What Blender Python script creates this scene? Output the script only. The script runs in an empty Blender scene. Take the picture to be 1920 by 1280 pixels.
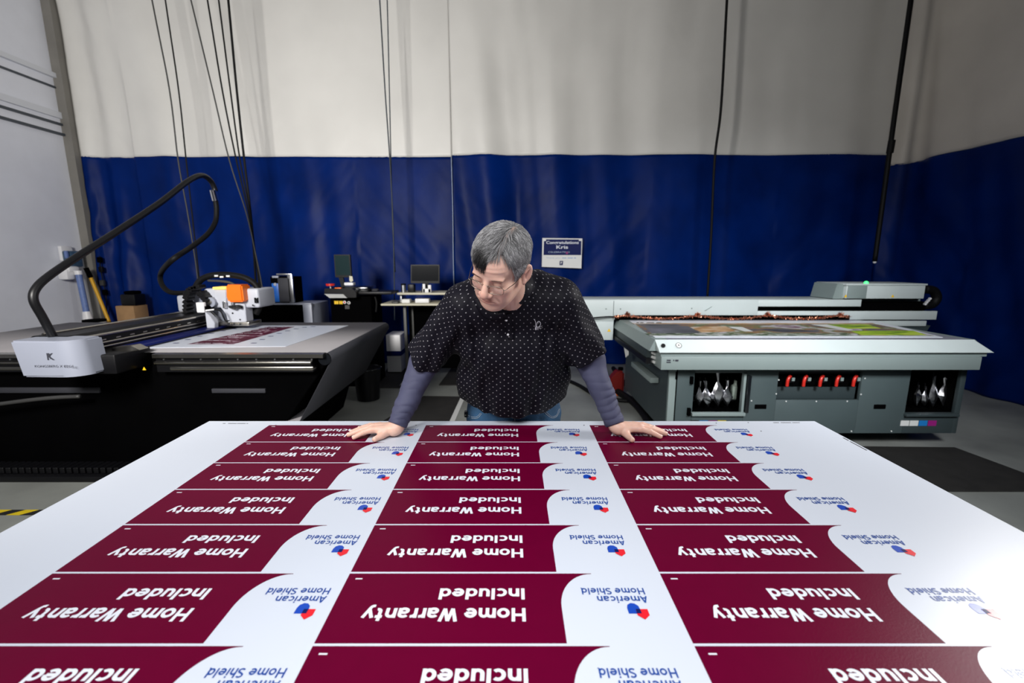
import bpy, bmesh, math, random
import numpy as np
from mathutils import Vector, Matrix, noise as mnoise
random.seed(7); RNG = np.random.default_rng(7)
S = bpy.context.scene; C = S.collection

# ---------------------------------------------------------------- camera, world, lights, exposure
FPX = 840.0; TH = math.atan(153/840.0); CZ = 1.54
cam = bpy.data.cameras.new('camera'); co = bpy.data.objects.new('camera', cam); C.objects.link(co); S.camera = co
cam.sensor_width = 36; cam.lens = 36*FPX/1920; cam.shift_x = 2/1920
cam.clip_start = .02; cam.clip_end = 60
co.location = (0, 0, CZ); co.rotation_euler = (math.pi/2-TH, 0, 0)
cam.dof.use_dof = True; cam.dof.focus_distance = 1.5; cam.dof.aperture_fstop = 3.2
S.view_settings.view_transform = 'Standard'; S.view_settings.look = 'None'
S.view_settings.exposure = 0; S.view_settings.gamma = 1; S.view_settings.use_curve_mapping = False
w = bpy.data.worlds.new('world'); S.world = w; w.use_nodes = True
w.node_tree.nodes['Background'].inputs[0].default_value = (.55, .62, .75, 1)
w.node_tree.nodes['Background'].inputs[1].default_value = .05
def area(name, loc, target, size, power, col=(1, 1, 1), size_y=None, spread=180):
    l = bpy.data.lights.new(name, 'AREA'); l.energy = power; l.color = col
    l.shape = 'RECTANGLE'; l.size = size; l.size_y = size_y or size; l.spread = math.radians(spread)
    o = bpy.data.objects.new(name, l); C.objects.link(o); o.location = loc
    o.rotation_euler = (Vector(target)-Vector(loc)).to_track_quat('-Z', 'Y').to_euler()
    return o
area('softbox_left', (-2.2, -.3, 2.75), (-2.5, 6.0, 2.8), .8, 200, (1, .97, .93), 1.0, 128)
area('softbox_right', (3.1, 2.15, 2.75), (.0, 1.4, 1.0), .9, 36, (1, .98, .96), .9, 120)
area('front_fill', (1.7, -.6, 3.6), (2.5, 3.9, .85), .9, 38, (.96, .98, 1), .9, 58)  # unseen fill light, added to brighten the printer
area('overhead_fill', (-.15, -.25, 2.7), (-.15, .65, .9), 1.3, 24, (.97, .98, 1), 1.0, 110)  # unseen fill light, added to brighten the near part of the table
area('ceiling_fill', (-.8, 2.0, 6.2), (-.8, 2.0, 0), 4.0, 7, (.86, .92, 1), 4)

def ray(x, y):
    a = (x-958)/FPX; b = -(y-640)/FPX
    return Vector((a, math.cos(TH)+b*math.sin(TH), -math.sin(TH)+b*math.cos(TH)))
def P(x, y, Y):            # the point of the place seen at (x, y) that stands Y metres away
    r = ray(x, y); return Vector((0, 0, CZ))+r*(Y/r.y)
def G(x, y, z=0.0):        # ... that lies at height z
    r = ray(x, y); return Vector((0, 0, CZ))+r*((z-CZ)/r.z)

# ---------------------------------------------------------------- materials
def mat(name, col, rough=.5, metal=0, spec=.5, bump=0, bscale=60, var=0, vscale=4, emit=None, trans=0, coat=0, stretch=None, aniso=None):
    m = bpy.data.materials.new(name); m.use_nodes = True; nt = m.node_tree; b = nt.nodes['Principled BSDF']
    b.inputs['Base Color'].default_value = (*col, 1); b.inputs['Roughness'].default_value = rough
    b.inputs['Metallic'].default_value = metal; b.inputs['Specular IOR Level'].default_value = spec
    if coat: b.inputs['Coat Weight'].default_value = coat
    if trans: b.inputs['Transmission Weight'].default_value = trans
    if emit: b.inputs['Emission Color'].default_value = (*emit[0], 1); b.inputs['Emission Strength'].default_value = emit[1]
    L = nt.links.new
    if bump or var:
        tc = nt.nodes.new('ShaderNodeTexCoord'); mp = nt.nodes.new('ShaderNodeMapping'); L(tc.outputs['Object'], mp.inputs[0])
        if stretch: mp.inputs['Scale'].default_value = stretch
    if var:
        n = nt.nodes.new('ShaderNodeTexNoise'); n.inputs['Scale'].default_value = vscale; n.inputs['Detail'].default_value = 6; L(mp.outputs[0], n.inputs[0])
        r = nt.nodes.new('ShaderNodeValToRGB'); L(n.outputs[0], r.inputs[0])
        r.color_ramp.elements[0].position = .3; r.color_ramp.elements[1].position = .72
        r.color_ramp.elements[0].color = (*[c*(1-var) for c in col], 1); r.color_ramp.elements[1].color = (*[min(1, c*(1+var)) for c in col], 1)
        L(r.outputs[0], b.inputs['Base Color'])
    if bump:
        n = nt.nodes.new('ShaderNodeTexNoise'); n.inputs['Scale'].default_value = bscale; n.inputs['Detail'].default_value = 5; L(mp.outputs[0], n.inputs[0])
        bp = nt.nodes.new('ShaderNodeBump'); bp.inputs['Strength'].default_value = bump; bp.inputs['Distance'].default_value = .004
        L(n.outputs[0], bp.inputs['Height']); L(bp.outputs[0], b.inputs['Normal'])
    return m
M = {}
M['white_vinyl'] = mat('white_vinyl', (.72, .71, .68), .42, bump=.15, bscale=22, var=.05, vscale=1.3)
M['shaded_white_vinyl'] = mat('shaded_white_vinyl', (.60, .56, .51), .45, bump=.15, bscale=22, var=.10, vscale=1.1)  # white vinyl with the dim right side's shade mixed into its colour
M['blue_vinyl'] = mat('blue_vinyl', (.0001, .0130, .112), .40, spec=.06, bump=.5, bscale=5, var=.25, vscale=2)
M['wall_paint'] = mat('wall_paint', (.76, .78, .85), .6, bump=.05, var=.03)
M['trim_paint'] = mat('trim_paint', (.66, .68, .73), .5)
M['trim_dark'] = mat('trim_dark', (.05, .06, .075), .5)
M['post'] = mat('post', (.21, .20, .18), .6, var=.15, vscale=2)
M['floor'] = mat('floor', (.23, .24, .225), .34, spec=.5, var=.28, vscale=1.6, bump=.03, bscale=8)
M['ceiling'] = mat('ceiling', (.35, .35, .35), .8, var=.05)
M['rubber'] = mat('rubber', (.012, .011, .010), .75, bump=.4, bscale=90, var=.3, vscale=8)
M['tape_yellow'] = mat('tape_yellow', (.62, .46, .01), .5, var=.1)
M['tape_black'] = mat('tape_black', (.012, .012, .012), .5, var=.1)
M['sheet'] = mat('sheet', (.60, .64, .72), .32, spec=.4, bump=.02, bscale=300)
M['maroon'] = mat('maroon', (.108, .0001, .020), .33, spec=.06, bump=.05, bscale=260, var=.03, vscale=30)
M['print_white'] = mat('print_white', (.74, .77, .84), .3, var=.01)
M['print_blue'] = mat('print_blue', (.010, .060, .30), .28, var=.02)
M['logo_blue'] = mat('logo_blue', (.004, .055, .42), .28, var=.02)
M['logo_navy'] = mat('logo_navy', (.004, .009, .085), .35, spec=.15, var=.02)
M['logo_red'] = mat('logo_red', (.72, .010, .022), .28, var=.02)
M['black_metal'] = mat('black_metal', (.003, .003, .004), .42, spec=.25, bump=.05, var=.2)
M['black_matte'] = mat('black_matte', (.0008, .0008, .001), .85, spec=.02, var=.2)
M['black_gloss'] = mat('black_gloss', (.006, .007, .009), .14, var=.1)
M['rail'] = mat('rail', (.42, .40, .36), .25, metal=1, bump=.04, bscale=40, stretch=(.2, 4, 4))
M['steel'] = mat('steel', (.55, .56, .58), .3, metal=1, bump=.04)
M['chrome'] = mat('chrome', (.8, .8, .82), .12, metal=1, var=.02)
M['belt_top'] = mat('belt_top', (.235, .225, .235), .75, bump=.15, bscale=220, var=.06, vscale=3)
M['belt_dark'] = mat('belt_dark', (.020, .021, .028), .72, bump=.2, bscale=200, var=.12, vscale=5)
M['lavender_white'] = mat('lavender_white', (.27, .29, .355), .42, bump=.03, var=.02)
M['machine_white'] = mat('machine_white', (.46, .48, .54), .4, bump=.03, var=.03)
M['orange'] = mat('orange', (.85, .16, .004), .4, var=.04)
M['amber'] = mat('amber', (.95, .55, .08), .4, emit=((1, .6, .12), 1.2), var=.02)
M['grey_logo'] = mat('grey_logo', (.035, .037, .05), .5, var=.05)
M['tube_black'] = mat('tube_black', (.003, .003, .004), .42, spec=.4, var=.1)
M['cable_black'] = mat('cable_black', (.0025, .0025, .003), .6, spec=.2, var=.1)
M['cable_navy'] = mat('cable_navy', (.02, .03, .045), .5, var=.1)
M['cable_grey'] = mat('cable_grey', (.035, .035, .035), .5, var=.1)
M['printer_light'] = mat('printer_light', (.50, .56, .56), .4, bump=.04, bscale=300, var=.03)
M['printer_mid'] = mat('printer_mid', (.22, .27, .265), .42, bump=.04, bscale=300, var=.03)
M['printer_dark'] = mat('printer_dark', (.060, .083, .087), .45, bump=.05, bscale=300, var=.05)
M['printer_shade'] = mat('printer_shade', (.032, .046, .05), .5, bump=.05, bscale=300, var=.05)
M['vac_bed'] = mat('vac_bed', (.21, .215, .26), .5, bump=.05, bscale=80, var=.05)
M['red_plastic'] = mat('red_plastic', (.55, .02, .012), .35, var=.05)
M['dark_red'] = mat('dark_red', (.16, .006, .004), .45, var=.1)
M['warn_yellow'] = mat('warn_yellow', (.8, .5, .01), .45, var=.03)
M['foil'] = mat('foil', (.72, .72, .76), .24, metal=1, bump=.5, bscale=60)
M['milk_plastic'] = mat('milk_plastic', (.30, .36, .31), .45, var=.1, vscale=20)
M['copper'] = mat('copper', (.62, .26, .16), .3, metal=1, var=.4, vscale=80)
M['green_led'] = mat('green_led', (.1, .8, .3), .3, emit=((.06, 1, .16), 1.6), var=.02)
M['screen'] = mat('screen', (.01, .02, .022), .15, emit=((.03, .09, .09), .12), var=.1)
M['desk_leg'] = mat('desk_leg', (.07, .07, .065), .5, var=.05)
M['beige_top'] = mat('beige_top', (.55, .52, .40), .5, var=.06, bump=.05)
M['paper'] = mat('paper', (.75, .75, .74), .6, var=.03)
M['cardboard'] = mat('cardboard', (.33, .19, .085), .75, var=.12, vscale=9, bump=.1)
M['dusty_blue'] = mat('dusty_blue', (.13, .20, .44), .5, var=.15, vscale=20)
M['bag_blue'] = mat('bag_blue', (.05, .10, .17), .5, var=.4, vscale=18)
M['yellow_pole'] = mat('yellow_pole', (.68, .36, .008), .45, var=.08)
M['white_plastic'] = mat('white_plastic', (.78, .78, .80), .4, var=.03)
M['brick_blue'] = mat('brick_blue', (.008, .10, .42), .4, var=.08)
M['swatch_grey'] = mat('swatch_grey', (.62, .63, .62), .4, var=.03)
M['swatch_cyan'] = mat('swatch_cyan', (.01, .16, .46), .4, var=.03)
M['swatch_magenta'] = mat('swatch_magenta', (.26, .01, .16), .4, var=.03)
M['swatch_yellow'] = mat('swatch_yellow', (.75, .58, .03), .4, var=.03)
M['green_cable'] = mat('green_cable', (.10, .42, .02), .4, var=.1)
M['glass'] = mat('glass', (.94, .96, .97), .03, trans=1, var=.005); M['glass'].node_tree.nodes['Principled BSDF'].inputs['IOR'].default_value = 1.06
def thin_glass():
    m = bpy.data.materials.new('lens_glass'); m.use_nodes = True; nt = m.node_tree; nt.nodes.clear(); o = nt.nodes.new('ShaderNodeOutputMaterial')
    t = nt.nodes.new('ShaderNodeBsdfTransparent'); g = nt.nodes.new('ShaderNodeBsdfGlossy'); g.inputs['Roughness'].default_value = .03; x = nt.nodes.new('ShaderNodeMixShader'); f = nt.nodes.new('ShaderNodeValue'); f.outputs[0].default_value = .07
    t.inputs[0].default_value = (.96, .96, .97, 1); nt.links.new(f.outputs[0], x.inputs[0]); nt.links.new(t.outputs[0], x.inputs[1]); nt.links.new(g.outputs[0], x.inputs[2]); nt.links.new(x.outputs[0], o.inputs[0]); return m
M['glass'] = thin_glass()
M['gold_wire'] = mat('gold_wire', (.28, .24, .20), .25, metal=1, var=.05)
M['undershirt'] = mat('undershirt', (.055, .058, .112), .72, bump=.08, bscale=420, var=.10, vscale=14)
M['leather'] = mat('leather', (.02, .015, .012), .5, bump=.2, var=.2)
M['stitch'] = mat('stitch', (.42, .46, .52), .7, var=.15, vscale=60)
M['embroidery'] = mat('embroidery', (.72, .72, .78), .6, bump=.4, bscale=700, var=.1, vscale=300)
M['seam_white'] = mat('seam_white', (.38, .46, .62), .5, var=.1)
def attr_mat(name, attr, rough, spec=.5, sss=0, bump=0, bscale=300, aniso=0):
    m = mat(name, (1, 1, 1), rough, spec=spec, bump=bump, bscale=bscale)
    b = m.node_tree.nodes['Principled BSDF']; a = m.node_tree.nodes.new('ShaderNodeAttribute'); a.attribute_name = attr
    m.node_tree.links.new(a.outputs['Color'], b.inputs['Base Color'])
    if sss:
        b.inputs['Subsurface Weight'].default_value = sss; b.inputs['Subsurface Radius'].default_value = (1, .35, .2); b.inputs['Subsurface Scale'].default_value = .006
    return m
M['skin'] = attr_mat('skin', 'Col', .42, .45, .22, .12, 420)
M['hair'] = attr_mat('hair', 'Col', .38, .5)
def denim_mat():
    m = mat('denim', (.028, .095, .20), .8, bump=.5, bscale=500, var=.38, vscale=9)
    return m
M['denim'] = denim_mat()
def shirt_mat():
    m = mat('polo_fabric', (.0045, .004, .008), .6, spec=.14, bump=.06, bscale=900); nt = m.node_tree; L = nt.links.new; b = nt.nodes['Principled BSDF']
    uv = nt.nodes.new('ShaderNodeUVMap'); uv.uv_map = 'UVMap'
    def lat(off):
        ad = nt.nodes.new('ShaderNodeVectorMath'); ad.operation = 'MULTIPLY_ADD'; L(uv.outputs[0], ad.inputs[0])
        ad.inputs[1].default_value = (1/.0285, 1/.0265, 0); ad.inputs[2].default_value = (off, off, 0)
        fr = nt.nodes.new('ShaderNodeVectorMath'); fr.operation = 'FRACTION'; L(ad.outputs[0], fr.inputs[0])
        sb = nt.nodes.new('ShaderNodeVectorMath'); sb.operation = 'SUBTRACT'; L(fr.outputs[0], sb.inputs[0]); sb.inputs[1].default_value = (.5, .5, 0)
        sc = nt.nodes.new('ShaderNodeVectorMath'); sc.operation = 'MULTIPLY'; L(sb.outputs[0], sc.inputs[0]); sc.inputs[1].default_value = (.0285, .0265, 0)
        ln = nt.nodes.new('ShaderNodeVectorMath'); ln.operation = 'LENGTH'; L(sc.outputs[0], ln.inputs[0]); return ln.outputs['Value']
    mn = nt.nodes.new('ShaderNodeMath'); mn.operation = 'MINIMUM'; L(lat(0), mn.inputs[0]); L(lat(.5), mn.inputs[1])
    mr = nt.nodes.new('ShaderNodeMapRange'); L(mn.outputs[0], mr.inputs[0]); mr.inputs[1].default_value = .0015; mr.inputs[2].default_value = .0025; mr.inputs[3].default_value = 1; mr.inputs[4].default_value = 0
    mx = nt.nodes.new('ShaderNodeMix'); mx.data_type = 'RGBA'; L(mr.outputs[0], mx.inputs[0]); mx.inputs[6].default_value = (.005, .0045, .009, 1); mx.inputs[7].default_value = (.30, .29, .31, 1)
    L(mx.outputs[2], b.inputs['Base Color']); return m
M['shirt'] = shirt_mat()
def ramp_print(name, axis_scale, stops, rot=0, nscale=3.0, detail=8):
    m = mat(name, (1, 1, 1), .65, spec=.12); nt = m.node_tree; L = nt.links.new; b = nt.nodes['Principled BSDF']
    tc = nt.nodes.new('ShaderNodeTexCoord'); mp = nt.nodes.new('ShaderNodeMapping'); mp.inputs['Scale'].default_value = axis_scale; mp.inputs['Rotation'].default_value = (0, 0, rot); L(tc.outputs['Object'], mp.inputs[0])
    n = nt.nodes.new('ShaderNodeTexNoise'); n.inputs['Scale'].default_value = nscale; n.inputs['Detail'].default_value = detail; n.inputs['Distortion'].default_value = .6; L(mp.outputs[0], n.inputs[0])
    r = nt.nodes.new('ShaderNodeValToRGB'); L(n.outputs[0], r.inputs[0]); els = r.color_ramp.elements
    els[0].position, els[0].color = stops[0][0], (*stops[0][1], 1); els[1].position, els[1].color = stops[-1][0], (*stops[-1][1], 1)
    for p_, c_ in stops[1:-1]: e = els.new(p_); e.color = (*c_, 1)
    L(r.outputs[0], b.inputs['Base Color']); return m
M['photo_dark'] = ramp_print('photo_dark', (1, 1.5, 1), [(.32, (.03, .03, .04)), (.42, (.10, .10, .12)), (.5, (.24, .13, .06)), (.55, (.10, .14, .06)), (.62, (.45, .42, .45)), (.72, (.13, .05, .09))])
M['photo_roof'] = ramp_print('photo_roof', (1, 1.2, 1), [(.3, (.035, .04, .05)), (.48, (.10, .10, .12)), (.6, (.16, .16, .2)), (.75, (.3, .28, .3))], nscale=2)
M['photo_green'] = ramp_print('photo_green', (1, 2, 1), [(.35, (.07, .16, .02)), (.5, (.30, .44, .03)), (.62, (.45, .55, .08)), (.75, (.10, .12, .05))])
M['photo_brick'] = ramp_print('photo_brick', (1, 2, 1), [(.35, (.34, .18, .08)), (.5, (.5, .33, .18)), (.65, (.55, .5, .48))], nscale=6)
M['photo_hedge'] = ramp_print('photo_hedge', (1, 2, 1), [(.35, (.02, .03, .02)), (.5, (.08, .12, .06)), (.62, (.5, .5, .5)), (.75, (.10, .05, .08))], nscale=12)
M['cutter_maroon'] = ramp_print('cutter_maroon', (1, 1, 1), [(.4, (.06, .004, .02)), (.55, (.10, .01, .035)), (.62, (.4, .3, .36)), (.8, (.09, .008, .03))], nscale=14)

# ---------------------------------------------------------------- object helpers
def link(name, me, m=None, parent=None, smooth=False):
    o = bpy.data.objects.new(name, me); C.objects.link(o)
    if m is not None: me.materials.append(M[m] if isinstance(m, str) else m)
    if parent is not None:
        o.parent = parent; o.matrix_parent_inverse = parent.matrix_basis.inverted()
    if smooth: me.shade_smooth()
    return o
def obj(name, bm, m, parent=None, smooth=False):
    bmesh.ops.recalc_face_normals(bm, faces=bm.faces)
    me = bpy.data.meshes.new(name); bm.to_mesh(me); bm.free()
    if not smooth: me.shade_smooth(); me.set_sharp_from_angle(angle=math.radians(32))
    return link(name, me, m, parent, smooth)
def tag(o, label, cat, group=None, kind=None):
    o['label'] = label; o['category'] = cat
    if group: o['group'] = group
    if kind: o['kind'] = kind
    return o
def thing(name, loc, label, cat, group=None):
    o = bpy.data.objects.new(name, None); C.objects.link(o); o.location = loc; o.empty_display_size = .05
    bpy.context.view_layer.update() if False else None
    return tag(o, label, cat, group)
def struct(o): o['kind'] = 'structure'; return o
def box(bm, lo, hi, bev=0, seg=2, rot=None, pivot=None):
    lo = Vector(lo); hi = Vector(hi); s = hi-lo; c = (lo+hi)/2
    mt = Matrix.Translation(c) @ Matrix.Diagonal((*[abs(v) for v in s], 1))
    r = bmesh.ops.create_cube(bm, size=1, matrix=mt); vs = r['verts']
    if bev:
        es = list({e for v in vs for e in v.link_edges})
        q = bmesh.ops.bevel(bm, geom=es, offset=bev, segments=seg, affect='EDGES', profile=.5); vs = list({v for f in q['faces'] for v in f.verts} | {v for v in vs if v.is_valid})
    if rot is not None: bmesh.ops.rotate(bm, verts=vs, cent=pivot or c, matrix=rot)
    return vs
def B(name, lo, hi, m, parent=None, bev=0, seg=2, rot=None, pivot=None, smooth=False):
    lo2 = [min(a, b) for a, b in zip(lo, hi)]; hi2 = [max(a, b) for a, b in zip(lo, hi)]
    bm = bmesh.new(); box(bm, lo2, hi2, bev, seg, rot, pivot); return obj(name, bm, m, parent, smooth)
def cyl(bm, a, b, r1, r2=None, n=20):
    a = Vector(a); b = Vector(b); d = b-a; r2 = r1 if r2 is None else r2
    mt = Matrix.Translation((a+b)/2) @ d.to_track_quat('Z', 'Y').to_matrix().to_4x4()
    return bmesh.ops.create_cone(bm, cap_ends=True, segments=n, radius1=r1, radius2=r2, depth=d.length, matrix=mt)['verts']
def CY(name, a, b, r1, m, parent=None, r2=None, n=20, smooth=False):
    bm = bmesh.new(); cyl(bm, a, b, r1, r2, n); return obj(name, bm, m, parent, smooth)
def catmull(pts, k=8, closed=False):
    pts = [Vector(p) for p in pts]; out = []; n = len(pts)
    rng = range(n) if closed else range(n-1)
    for i in rng:
        g = (lambda j: pts[j % n]) if closed else (lambda j: pts[max(0, min(n-1, j))])
        p0, p1, p2, p3 = g(i-1), g(i), g(i+1), g(i+2)
        for j in range(k):
            t = j/k; out.append(.5*((2*p1)+(-p0+p2)*t+(2*p0-5*p1+4*p2-p3)*t*t+(-p0+3*p1-3*p2+p3)*t**3))
    if not closed: out.append(pts[-1])
    return out
def tube(bm, pts, r, n=10, closed=False, flat=None):
    pts = [Vector(p) for p in pts]; N = len(pts); rs = r if hasattr(r, '__len__') else [r]*N
    rings = []; up = None
    for i, p in enumerate(pts):
        t = (pts[(i+1) % N]-pts[i-1]) if closed else (pts[min(i+1, N-1)]-pts[max(i-1, 0)])
        t.normalize()
        if up is None:
            up = Vector((0, 0, 1)) if abs(t.z) < .9 else Vector((1, 0, 0))
        up = (up-t*up.dot(t)).normalized(); sd = t.cross(up)
        rings.append([bm.verts.new(p+(up*math.cos(2*math.pi*k/n)*(flat or 1)+sd*math.sin(2*math.pi*k/n))*rs[i]) for k in range(n)])
    for i in range(N if closed else N-1):
        a, b = rings[i], rings[(i+1) % N]
        for k in range(n): bm.faces.new((a[k], a[(k+1) % n], b[(k+1) % n], b[k]))
    if not closed: bm.faces.new(rings[0][::-1]); bm.faces.new(rings[-1])
def T(name, pts, r, m, parent=None, n=10, k=8, closed=False, smooth=True, raw=False):
    bm = bmesh.new(); tube(bm, pts if raw else catmull(pts, k, closed), r, n, closed); return obj(name, bm, m, parent, smooth)
def prism(name, pts, d, m, parent=None, bev=0):
    """polygon (list of 3D points) extruded along vector d"""
    bm = bmesh.new(); vs = [bm.verts.new(p) for p in pts]; f = bm.faces.new(vs)
    r = bmesh.ops.extrude_face_region(bm, geom=[f]); bmesh.ops.translate(bm, verts=[v for v in r['geom'] if isinstance(v, bmesh.types.BMVert)], vec=d)
    if bev: bmesh.ops.bevel(bm, geom=list(bm.edges), offset=bev, segments=2, affect='EDGES')
    return obj(name, bm, m, parent)
def poly(name, pts, m, parent=None):
    bm = bmesh.new(); bm.faces.new([bm.verts.new(p) for p in pts]); me = bpy.data.meshes.new(name); bm.to_mesh(me); bm.free(); return link(name, me, m, parent)
# a bold geometric sans drawn from strokes; cap height 1, x-height .73
SW = .19
def arc(cx, cy, rx, ry, a0, a1, n=14): return [(cx+rx*math.cos(math.radians(a0+(a1-a0)*i/n)), cy+ry*math.sin(math.radians(a0+(a1-a0)*i/n))) for i in range(n+1)]
H_ = SW/2; XH = .73; XC = XH-H_
def bowl(cx, w=.245, n=22): return arc(cx, XH/2, w, XH/2-H_, 0, 360, n)
def arch(x0, x1): return [(x0, .30)]+arc((x0+x1)/2, .40, (x1-x0)/2, XC-.40, 180, 0)+[(x1, 0)]
GL = {
 'H': ([[(H_, 0), (H_, 1)], [(.66, 0), (.66, 1)], [(H_, .52), (.66, .52)]], .83),
 'I': ([[(H_+.01, 0), (H_+.01, 1)]], .27), 'l': ([[(H_, 0), (H_, 1)]], .25),
 'i': ([[(H_, 0), (H_, XH)], [(H_, .84), (H_, 1.0)]], .25),
 'o': ([bowl(.33)], .70), 'c': ([arc(.33, XH/2, .245, XH/2-H_, 48, 312, 20)], .62),
 'e': ([[(.10, .365), (.575, .365)], arc(.33, XH/2, .245, XH/2-H_, 0, 318, 22)], .69),
 'n': ([[(H_, 0), (H_, XH)], arch(H_, .50)], .66), 'h': ([[(H_, 0), (H_, 1)], arch(H_, .50)], .66),
 'm': ([[(H_, 0), (H_, XH)], arch(H_, .46), arch(.46, .835)], 1.0),
 'u': ([[(.50, 0), (.50, XH)], [(H_, XH), (H_, .33)]+arc((H_+.50)/2, .33, (.50-H_)/2, .33-H_, 180, 360)], .66),
 'r': ([[(H_, 0), (H_, XH)], arc(.36, .37, .275, XC-.37, 180, 88, 9)], .42),
 'd': ([bowl(.31, .225), [(.535, 0), (.535, 1)]], .70),
 'a': ([arc(.29, .47, .205, XC-.47, 155, 0, 12)+[(.495, 0)], arc(.275, .205, .19, .205-H_+.04, 0, 360, 18)], .64),
 't': ([[(.19, .95), (.19, .25)]+arc(.34, .235, .15, .235-H_, 180, 285, 8), [(.02, XC), (.40, XC)]], .45),
 'y': ([[(.075, XH), (.32, .10)], [(.565, XH), (.30, -.02), (.235, -.13), (.16, -.165), (.06, -.16)]], .63),
 'W': ([[(.07, 1), (.28, .04)], [(.28, .04), (.49, .97)], [(.49, .97), (.70, .04)], [(.70, .04), (.91, 1)]], 1.0),
 'A': ([[(.07, 0), (.36, .98)], [(.36, .98), (.65, 0)], [(.17, .29), (.55, .29)]], .75),
 'S': ([arc(.34, .72, .235, .195, 30, 250, 14)+arc(.33, .275, .245, .19, 75, -150, 14)], .68), ' ': ([], .26)}
_gl = {}
def glyph_text(name, body, m, mtx, parent, width, cap, weight=1.0):
    if (body, width, cap) not in _gl:
        bm = bmesh.new(); x = 0; hw = H_*weight; adv = sum(GL[c][1] for c in body)+.035*len(body)
        for c in body:
            for si, pl_ in enumerate(GL[c][0]):
                pts = [Vector((p[0]+x, p[1], si*.00008)) for p in pl_]; L_, R_ = [], []; cl = (pts[0]-pts[-1]).length < 1e-4
                for i, p in enumerate(pts):
                    a = pts[i-1] if i else (pts[-2] if cl else p); c_ = pts[i+1] if i+1 < len(pts) else (pts[1] if cl else p)
                    d1 = (p-a); d2 = (c_-p); d1 = d1.normalized() if d1.length else d2.normalized(); d2 = d2.normalized() if d2.length else d1
                    t = (d1+d2).normalized(); nn = Vector((-t.y, t.x, 0)); k = hw/max(.5, abs(t.dot(d2))); L_.append(bm.verts.new(p+nn*k+Vector((0, 0, .00001*i)))); R_.append(bm.verts.new(p-nn*k+Vector((0, 0, .00001*i))))
                for i in range(len(pts)-1): bm.faces.new((R_[i], R_[i+1], L_[i+1], L_[i]))
            x += GL[c][1]+.035
        me = bpy.data.meshes.new(name); bm.to_mesh(me); bm.free(); me.transform(Matrix.Diagonal((width/(adv-.075), cap, 1, 1))); _gl[(body, width, cap)] = me
    me = _gl[(body, width, cap)].copy(); me.transform(mtx); return link(name, me, m, parent)
_tcache = {}
def text_mesh(body, size, off=0.0, align='LEFT', space=1.0):
    key = (body, size, off, align, space)
    if key in _tcache: return _tcache[key]
    cu = bpy.data.curves.new('t', 'FONT'); cu.body = body; cu.size = size; cu.offset = off; cu.align_x = align; cu.space_character = space; cu.resolution_u = 3
    o = bpy.data.objects.new('t', cu); C.objects.link(o); dg = bpy.context.evaluated_depsgraph_get(); dg.update()
    me = bpy.data.meshes.new_from_object(o.evaluated_get(dg)); bpy.data.objects.remove(o); bpy.data.curves.remove(cu)
    me.materials.clear(); _tcache[key] = me; return me
def text(name, body, size, m, mtx, parent=None, off=0.0, align='LEFT', width=None, height=None, space=1.0):
    """lettering scaled to a real width and cap height"""
    me = text_mesh(body, size, off, align, space).copy(); co_ = np.empty(len(me.vertices)*3); me.vertices.foreach_get('co', co_); co_ = co_.reshape(-1, 3)
    if width:
        x0 = co_[:, 0].min(); w_ = co_[:, 0].max()-x0; co_[:, 0] = (co_[:, 0]-x0)*width/w_
    if height: co_[:, 1] *= height/(size*.70)
    me.vertices.foreach_set('co', co_.ravel()); me.transform(mtx); me.update(); return link(name, me, m, parent)

# ---------------------------------------------------------------- noise and implicit surfaces
def vnoise(p, scale, seed=0):
    q = p*np.asarray(scale, np.float32); i = np.floor(q).astype(np.int64); f = (q-i).astype(np.float32); f = f*f*(3-2*f)
    def h(a, b, c):
        n = (a*374761393+b*668265263+c*2147483647+seed*1274126177) & 0xffffffff; n = ((n ^ (n >> 13))*1274126177) & 0xffffffff; n = n ^ (n >> 16)
        return (n & 0xffff).astype(np.float32)/32768-1
    x, y, z = i[..., 0], i[..., 1], i[..., 2]; u, v, w_ = f[..., 0], f[..., 1], f[..., 2]; r = 0
    for dx in (0, 1):
        for dy in (0, 1):
            for dz in (0, 1):
                r = r+h(x+dx, y+dy, z+dz)*(u if dx else 1-u)*(v if dy else 1-v)*(w_ if dz else 1-w_)
    return r
def rc(p, a, b, r1, r2):
    a = np.asarray(a, np.float32); b = np.asarray(b, np.float32); ba = b-a; pa = p-a
    h = np.clip(pa@ba/float(ba@ba), 0, 1); return np.linalg.norm(pa-h[:, None]*ba, axis=1)-(r1+(r2-r1)*h)
def el(p, c, r, R=None):
    q = p-np.asarray(c, np.float32)
    if R is not None: q = q@R
    r = np.asarray(r, np.float32); k0 = np.linalg.norm(q/r, axis=1); k1 = np.linalg.norm(q/(r*r), axis=1)+1e-9
    return k0*(k0-1)/k1
def smin(a, b, k):
    h = np.clip(.5+.5*(b-a)/k, 0, 1); return b*(1-h)+a*h-k*h*(1-h)
def smax(a, b, k): return -smin(-a, -b, k)
def chain(p, pts, rs, k=.01):
    d = None
    for i in range(len(pts)-1):
        e = rc(p, pts[i], pts[i+1], rs[i], rs[i+1]); d = e if d is None else np.minimum(d, e)
    return d
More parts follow.
